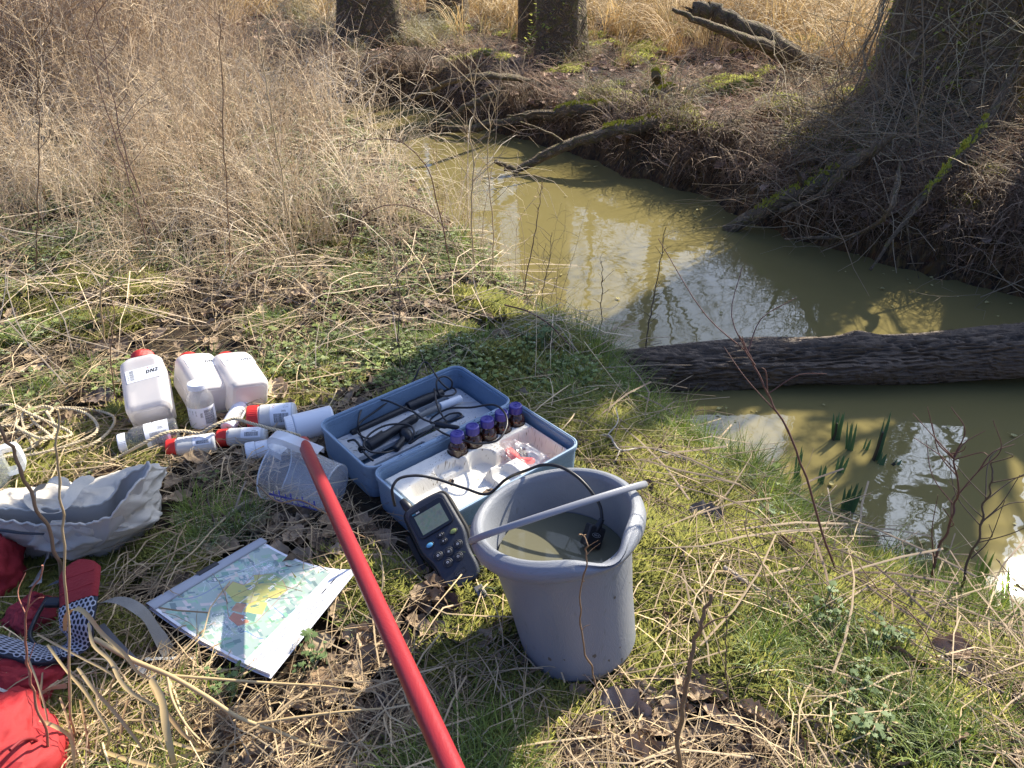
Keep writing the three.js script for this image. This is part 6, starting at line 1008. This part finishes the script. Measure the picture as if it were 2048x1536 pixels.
stem('second dark purplish stem standing in the thicket beside the leaning one', [[320, 480], [285, 395], [250, 300], [222, 180], [190, 10]], 0.005, stemMat([0.24, 0.15, 0.1]), { h: 0.1, twigs: 4, tl: 0.15 });
stem('straight brown stem at the left of the thicket', [[70, 560], [74, 430], [78, 300], [74, 190], [75, 80]], 0.0042, BR, { h: 0.02, twigs: 5, tl: 0.14 });
stem('tall pale stem at the right side of the thicket', [[600, 560], [575, 430], [555, 300], [530, 160], [512, 20]], 0.0045, TAN, { h: 0.05, twigs: 6, tl: 0.14 });
stem('long pale stem arching over from the far side of the thicket', [[610, 330], [580, 250], [572, 130], [600, 60], [640, 45], [680, 75], [700, 130]], 0.005, PALE, { z: -4.6, twigs: 3, tl: 0.12 });
stem('slender stem with a drooping dead leaf at the water edge', [[1046, 600], [1052, 560], [1065, 490], [1078, 420], [1084, 362]], 0.0042, BR, { h: -0.05, twigs: 3, tl: 0.04 });
stem('upright thin stem with side twigs at the stream edge, right of the drooping leaf stem', [[1090, 640], [1085, 590], [1098, 520], [1104, 465]], 0.003, DK, { h: -0.1, twigs: 6, tl: 0.07 });
stem('straight stem standing before the mirrored sky, left of the log', [[1288, 720], [1300, 640], [1318, 540], [1331, 453]], 0.0036, DK, { h: -0.14, twigs: 4, tl: 0.05 });
stem('thin pale stem standing before the mirrored tree trunks', [[1200, 690], [1203, 620], [1205, 560], [1203, 523]], 0.0034, BR, { h: -0.12, twigs: 3, tl: 0.05 });
stem('branching dry stem over the water above the middle of the frame', [[985, 560], [985, 430], [975, 320], [985, 230], [1003, 170]], 0.004, TAN, { h: -0.02, twigs: 8, tl: 0.12 });
stem('curled vine like stem hanging down at the bend of the stream', [[950, 560], [942, 420], [948, 330], [940, 260], [952, 200], [935, 130]], 0.0048, TAN, { h: 0, twigs: 7, tl: 0.14 });
stem('red tinged arching bramble over the near water edge', [[690, 520], [720, 440], [780, 410], [860, 430], [900, 470], [930, 560]], 0.0036, RB, { h: 0.0, twigs: 5, tl: 0.06 });
stem('arched thorny bramble reaching over the water', [[905, 560], [880, 430], [850, 330], [800, 285], [730, 280], [680, 300]], 0.0036, RB, { h: 0, twigs: 4, tl: 0.06 });
stem('thin dark twig standing behind the blue lid', [[800, 740], [796, 660], [800, 600], [792, 540]], 0.0028, DK, { h: 0.02, twigs: 6, tl: 0.06 });
stem('thin stem rising left of the leftmost square bottle', [[232, 800], [222, 700], [228, 620], [215, 560]], 0.0028, BR, { h: 0.01, twigs: 4, tl: 0.06 });
stem('pale bent stem arching behind the three square bottles', [[212, 690], [200, 620], [215, 560], [270, 520], [330, 515], [390, 545]], 0.005, PALE, { h: 0.02, twigs: 4, tl: 0.1 });
stem('wiry pale stem looping on the right bank moss', [[1545, 1230], [1530, 1150], [1490, 1050], [1500, 1010], [1525, 960]], 0.0026, PALE, { h: 0, twigs: 1, tl: 0.05 });
stem('long thin brown stem curving down the lower right bank', [[1850, 1536], [1885, 1440], [1880, 1330], [1830, 1240], [1760, 1180], [1700, 1110]], 0.0027, BR, { z: -0.92, twigs: 2, tl: 0.06 });
stem('thin dark twig rising from the moss right of the bucket', [[1455, 1430], [1450, 1330], [1452, 1240], [1462, 1200]], 0.0022, DK, { h: 0, twigs: 3, tl: 0.03 });
// stems lying or bending low: photograph points at given heights
function lying(name, label, cat, pts, rad, mat, o = {}) {
  const w = pts.map(([x, y, h]) => P(x, y, h)), t = thing(name, label, cat, w[0]), L = w.map((p) => p.clone().sub(w[0])), b = new MB();
  b.tube(curve(L, o.n ?? 40), (s) => rad * (1 - (o.taper ?? 0.4) * s), 8); obj('stalk', b.geo(), mat, t);
  for (const f of o.forks ?? []) { const q = f.map(([x, y, h]) => P(x, y, h).sub(w[0])), s = new MB(); s.tube(curve(q, 20), (u) => rad * (o.fr ?? 0.6) * (1 - 0.4 * u), 7); obj('side_stalk', s.geo(), mat, t); }
  return t;
}
lying('straw_piece', 'thick straw stalk forking below the map in the lower left', 'stalk', [[190, 1278, 0.09], [263, 1319, 0.085], [339, 1351, 0.08], [411, 1392, 0.07], [480, 1436, 0.055], [560, 1465, 0.04], [620, 1490, 0.03], [690, 1500, 0.02]], 0.0048, PALE, { forks: [[[515, 1447, 0.05], [600, 1434, 0.06], [680, 1424, 0.065], [765, 1417, 0.07]], [[339, 1351, 0.08], [430, 1358, 0.075], [540, 1366, 0.06], [645, 1372, 0.05], [700, 1378, 0.05]], [[335, 1355, 0.08], [345, 1400, 0.07], [380, 1460, 0.05], [430, 1505, 0.03]]] });
lying('dry_twig', 'knobbly grey brown twig lying between the jug and the map', 'twig', [[500, 1000, 0.03], [470, 1020, 0.03], [440, 1045, 0.025], [400, 1075, 0.02], [370, 1105, 0.012]], 0.0055, stemMat([0.3, 0.24, 0.17]), { forks: [[[470, 1020, 0.03], [480, 990, 0.05], [492, 962, 0.06]]] });
lying('dry_twig', 'thin dark twig lying behind the map corner', 'twig', [[415, 975, 0.02], [418, 1010, 0.03], [432, 1050, 0.03], [450, 1085, 0.012]], 0.0028, DK);
lying('dry_twig', 'thin brown twig arching over the clear jug and its blue scale', 'twig', [[490, 945, 0.06], [520, 975, 0.09], [560, 1005, 0.12], [600, 1000, 0.14], [640, 1020, 0.12], [700, 1060, 0.08], [730, 1075, 0.05]], 0.0022, BR);
lying('dry_twig', 'long thin twig arching along the foot of the grey bucket', 'twig', [[1000, 1390, 0.01], [1060, 1345, 0.03], [1130, 1322, 0.04], [1200, 1325, 0.05], [1240, 1345, 0.03], [1300, 1385, 0.02], [1360, 1400, 0.01]], 0.0028, BR);
lying('straw_piece', 'straight pale straw crossing in front of the bucket foot', 'stalk', [[880, 1318, 0.03], [960, 1328, 0.03], [1050, 1336, 0.02], [1110, 1350, 0.015], [1160, 1362, 0.01]], 0.0022, PALE);
lying('dry_plant', 'grey brown flattened stalk lying down the right bank', 'stalk', [[1448, 1135, 0.03], [1530, 1190, 0.03], [1620, 1235, 0.03], [1740, 1265, 0.025], [1850, 1300, 0.02], [1930, 1345, 0.02]], 0.006, stemMat([0.4, 0.34, 0.27]), { taper: 0.2 });
lying('dry_twig', 'dark forked twig lying at the right bank edge', 'twig', [[2040, 1400, 0.02], [1980, 1375, 0.03], [1920, 1345, 0.03], [1860, 1330, 0.02], [1790, 1320, 0.01]], 0.004, DK, { forks: [[[1920, 1345, 0.03], [1890, 1310, 0.05], [1850, 1290, 0.05]]] });
lying('bramble', 'thin red brown bramble trailing on the bank edge above the log end', 'stem', [[1010, 610, 0.02], [1060, 625, 0.08], [1100, 650, 0.08], [1140, 690, 0.02], [1200, 740, -0.1]], 0.003, RB);
lying('dry_twig', 'pale crooked twig lying right of the case on the grass', 'twig', [[1180, 880, 0.01], [1215, 870, 0.03], [1240, 900, 0.03], [1290, 895, 0.02], [1330, 905, 0.015], [1400, 930, 0.0]], 0.0032, stemMat([0.42, 0.38, 0.32]), { forks: [[[1215, 870, 0.03], [1235, 845, 0.05], [1232, 815, 0.06]], [[1240, 900, 0.03], [1225, 930, 0.02], [1200, 950, 0.01]]] });
// broken straw clump in the lower left: every bent blade a part
{
  const O = P(240, 1560, 0), t = thing('straw_clump', 'clump of bent golden straw blades leaning over the lower left corner', 'dry grass', O), G = [PALE, std([0.52, 0.37, 0.17], 0.55), std([0.4, 0.26, 0.12], 0.6)];
  const blades = [
    [[[74, 1268, 0.16], [108, 1287, 0.15], [158, 1313, 0.14], [228, 1354, 0.12], [222, 1372, 0.1], [217, 1414, 0.06], [225, 1440, 0.02]], 0.0035, 0],
    [[[130, 1262, 0.12], [131, 1235, 0.16], [142, 1221, 0.18], [158, 1218, 0.185], [177, 1233, 0.18], [202, 1265, 0.16], [253, 1313, 0.14], [275, 1344, 0.12], [300, 1358, 0.11]], 0.0075, 1],
    [[[95, 1290, 0.16], [133, 1341, 0.15], [171, 1385, 0.13], [202, 1436, 0.1], [218, 1464, 0.08], [215, 1499, 0.04], [218, 1530, 0.0]], 0.0045, 1],
    [[[302, 1358, 0.13], [323, 1398, 0.12], [332, 1455, 0.1], [342, 1502, 0.07], [352, 1545, 0.03]], 0.011, 1],
    [[[155, 1335, 0.12], [190, 1382, 0.12], [228, 1423, 0.1], [278, 1487, 0.06], [310, 1530, 0.02]], 0.006, 0],
    [[[177, 1246, 0.14], [187, 1290, 0.14], [221, 1322, 0.13], [240, 1360, 0.12], [263, 1385, 0.11], [316, 1417, 0.08], [360, 1460, 0.04], [420, 1490, 0.02]], 0.006, 0],
    [[[300, 1365, 0.1], [330, 1420, 0.09], [380, 1480, 0.06], [425, 1500, 0.03]], 0.006, 2], [[[85, 1345, 0.1], [80, 1400, 0.09], [75, 1460, 0.06], [70, 1530, 0.02]], 0.004, 2],
    [[[80, 1440, 0.1], [120, 1458, 0.1], [140, 1475, 0.08], [150, 1540, 0.03]], 0.006, 1], [[[120, 1395, 0.08], [135, 1440, 0.07], [150, 1500, 0.04], [160, 1550, 0.01]], 0.004, 0],
    [[[160, 1400, 0.06], [170, 1450, 0.06], [178, 1500, 0.04], [180, 1540, 0.01]], 0.004, 2], [[[50, 1300, 0.14], [80, 1380, 0.12], [95, 1440, 0.09], [100, 1530, 0.03]], 0.003, 0],
    [[[270, 1460, 0.04], [330, 1480, 0.05], [400, 1500, 0.05], [500, 1510, 0.02]], 0.005, 0], [[[330, 1520, 0.04], [400, 1505, 0.05], [500, 1480, 0.05], [570, 1455, 0.03]], 0.007, 1],
    [[[240, 1440, 0.05], [300, 1440, 0.06], [360, 1450, 0.05], [480, 1452, 0.02]], 0.003, 0], [[[200, 1500, 0.04], [260, 1520, 0.05], [330, 1535, 0.04], [420, 1545, 0.02]], 0.006, 1], [[[255, 1400, 0.06], [245, 1440, 0.05], [240, 1490, 0.03], [230, 1545, 0.01]], 0.005, 2], [[[290, 1410, 0.06], [285, 1440, 0.05], [300, 1470, 0.04], [305, 1540, 0.01]], 0.004, 1],
  ];
  blades.forEach(([p, w, m], k) => { const c = curve(p.map(([x, y, h]) => P(x, y, h).sub(O)), 36), b = new MB(); b.blade(c, (s) => w * 0.55 * (0.55 + 0.45 * Math.sin(PI * clamp(s * 0.85 + 0.15, 0, 1))) * (1 + 0.15 * noise(s * 8, k)) * (s > 0.96 ? 0.5 : 1), V(0.9, 0.25, -0.35 + 0.25 * Math.sin(k * 2)).normalize(), null, 0.35); obj('blade', b.geo(), G[m], t); });
}
// iris shoots standing in the shallows
{
  const ir = [phy([0.09, 0.19, 0.08], 0.5, { transmission: 0.35, thickness: 0 }), phy([0.17, 0.28, 0.06], 0.5, { transmission: 0.4, thickness: 0 })], rot = std([0.05, 0.045, 0.03], 0.7);
  const S = [['iris shoot farthest left in the water, low and pale', 1592, 965, 1604, 886, 3, 0], ['short iris shoot in front of the far left one', 1640, 972, 1652, 925, 3, 0], ['bushy iris shoot farthest out, with a dark stub beside it', 1671, 884, 1681, 815, 5, 0], ['iris shoot with a brown curled tip near the middle of the group', 1697, 905, 1706, 833, 4, 0], ['tallest dark iris shoot leaning right behind a dead sheath', 1752, 925, 1782, 818, 3, 0], ['small iris shoot at the foot of the tallest one', 1757, 935, 1772, 900, 2, 0], ['dark iris stub rightmost in the group', 1788, 935, 1801, 916, 2, 0], ['iris shoot in the middle of the shallows between the taller ones', 1676, 950, 1692, 902, 4, 0], ['broadest iris shoot nearest the bank in the middle shallows', 1692, 1030, 1712, 958, 6, 0], ['thin iris shoot left of the dead sheath', 1728, 905, 1740, 872, 2, 0], ['low iris shoot by the red brown stem', 1592, 990, 1600, 945, 3, 1], ['bright iris shoot in the lower right corner water', 1945, 1205, 1985, 1082, 5, 1], ['dark green iris shoot left of the bright one in the lower right', 1895, 1195, 1908, 1118, 4, 0], ['iris shoot beside the sun glint at the right edge', 2010, 1235, 2016, 1128, 3, 1], ['iris shoot cut by the lower right frame edge', 2030, 1240, 2052, 1190, 4, 1]];
  S.forEach(([l, x0, y0, x1, y1, n, m], k) => {
    const A = P(x0, y0, WATER - 0.01), B = PZ(x1, y1, A.z - 0.01), t = thing('iris_shoot', l, 'iris', A, 'iris shoots in the shallows'), d = B.clone().sub(A), r = rng(k + 50);
    for (let j = 0; j < n; j++) { const a = (j - (n - 1) / 2) * 0.006, f = 1 - 0.35 * Math.abs(j - (n - 1) / 2) / n - 0.15 * r(), b = new MB(); b.blade(many(9, (i) => { const s = i / 8; return V(a * (0.6 + 0.8 * s) + d.x * s * f + 0.01 * (r() - 0.5) * 0, d.y * s * f, d.z * s * f + (j % 2 ? 0.004 : -0.004)); }), (s) => (0.0045 + 0.002 * (k % 3) / 2) * Math.pow(Math.max(0.02, 1 - s * s * s), 0.9), V(1, 0, 0.35 * (j % 2 ? 1 : -1)).normalize(), null, 0.2); obj('leaf', b.geo(), ir[m], t); }
    if (k === 2 || k === 4 || k === 6) { const b = new MB(); b.tube([V(-0.012, -0.02, 0), V(-0.008, d.y * 0.3, 0), V(d.x * 0.45 - 0.008, d.y * 0.6, 0)], (s) => 0.009 * (1 - 0.4 * s), 7, null, true, 0.4); obj('dead_sheath', b.geo(), rot, t); }
  });
}
// single fallen leaves one can point to
{
  const L = [['big brown curled leaf on the right bank by the lower right edge', 1805, 1318, 1.6, 0.3, [0.34, 0.22, 0.15]], ['grey brown leaf lying on grass just above the right bank moss', 1412, 1030, 1.1, 1.2, [0.2, 0.17, 0.14]], ['dead leaf standing up below the lower corner of the map', 640, 1295, 0.9, 2.0, [0.4, 0.31, 0.2]], ['curled brown leaf under the lower corner of the map', 642, 1360, 1.1, 0.1, [0.27, 0.18, 0.11]], ['light brown leaf among the straw at lower left', 430, 1450, 1.1, 1.9, [0.3, 0.19, 0.11]], ['crumpled brown leaf right of the bucket foot', 1255, 1430, 1.5, 0.9, [0.34, 0.26, 0.2]], ['brown leaf at the lower right bottom edge', 1895, 1490, 1.3, 2.2, [0.3, 0.2, 0.14]], ['tan leaf lying behind the right hand square bottle', 565, 790, 1.5, 0.5, [0.5, 0.38, 0.26]], ['dark leaf on the soil left of the leftmost square bottle', 205, 800, 1.3, 1.4, [0.15, 0.11, 0.09]], ['pointed brown leaf on the litter above the square bottles', 200, 660, 1.5, 0.8, [0.34, 0.23, 0.15]], ['pale narrow willow leaf left of the bucket', 985, 1275, 0.9, 2.9, [0.5, 0.42, 0.28]], ['small dark leaf on the moss below the meter', 905, 1222, 0.8, 0.7, [0.12, 0.07, 0.05]], ['round brown leaf on moss at the right bank edge', 1572, 1085, 0.7, 0.2, [0.26, 0.16, 0.1]], ['light brown leaf half hidden by the right bank herbs', 1900, 1300, 1.2, 1.6, [0.36, 0.25, 0.18]], ['dark crumpled leaf on the shaded straw left of the pole foot', 770, 1430, 0.9, 0.5, [0.16, 0.12, 0.1]]];
  L.forEach(([l, x, y, s, a, c], k) => { const p = P(x, y, 0.012), m = tag(obj('fallen_leaf', deadLeaf(960 + k, s), std(c, 0.85, { bumpMap: rep(grainTex, 2), bumpScale: 0.001 })), l, 'leaf'); m.position.copy(p).setY(Math.max(0.012, H(p.x, p.z) + 0.014)); m.rotation.set((k % 3 - 1) * 0.4, a, (k % 2 ? 0.35 : -0.3)); });
}
// leafy herbs near the viewer
{
  const g = phy([0.12, 0.19, 0.05], 0.7, { transmission: 0.35, thickness: 0 });
  [['green toothed herb in the middle of the lower right bank', 1655, 1262, 1], ['pale green herb near the lower right bottom edge', 1715, 1490, 1.1], ['small bright green herb on the moss right of centre bottom', 1715, 1395, 0.8], ['green herb with wide leaves by the crumpled leaf at the right edge', 1760, 1310, 0.9], ['dark green herb by the lower corner of the map', 625, 1345, 0.9], ['small green herb on the straw below the map', 465, 1390, 0.8], ['green leafed herb on the bank edge left of the log end', 1085, 690, 1.5], ['leafy herb at the water edge above the iris shoots', 1535, 1020, 0.9]].forEach(([l, x, y, s], k) => {
    const p = P(x, y, 0), t = thing('leafy_herb', l, 'herb', V(p.x, H(p.x, p.z) + 0.012, p.z)), r = rng(70 + k);
    for (let j = 0; j < 12; j++) { const b = herb(1200 + k * 20 + j, 3, 0.012, 0.009), m = obj('leaf', b, g, t), a = j * 2.4; m.position.set(Math.cos(a) * 0.045 * s * r(), 0.01 + 0.02 * r(), Math.sin(a) * 0.045 * s * r()); m.rotation.y = a; m.scale.setScalar(s * (0.7 + 0.5 * r())); }
  });
}
renderer.render(scene, camera);
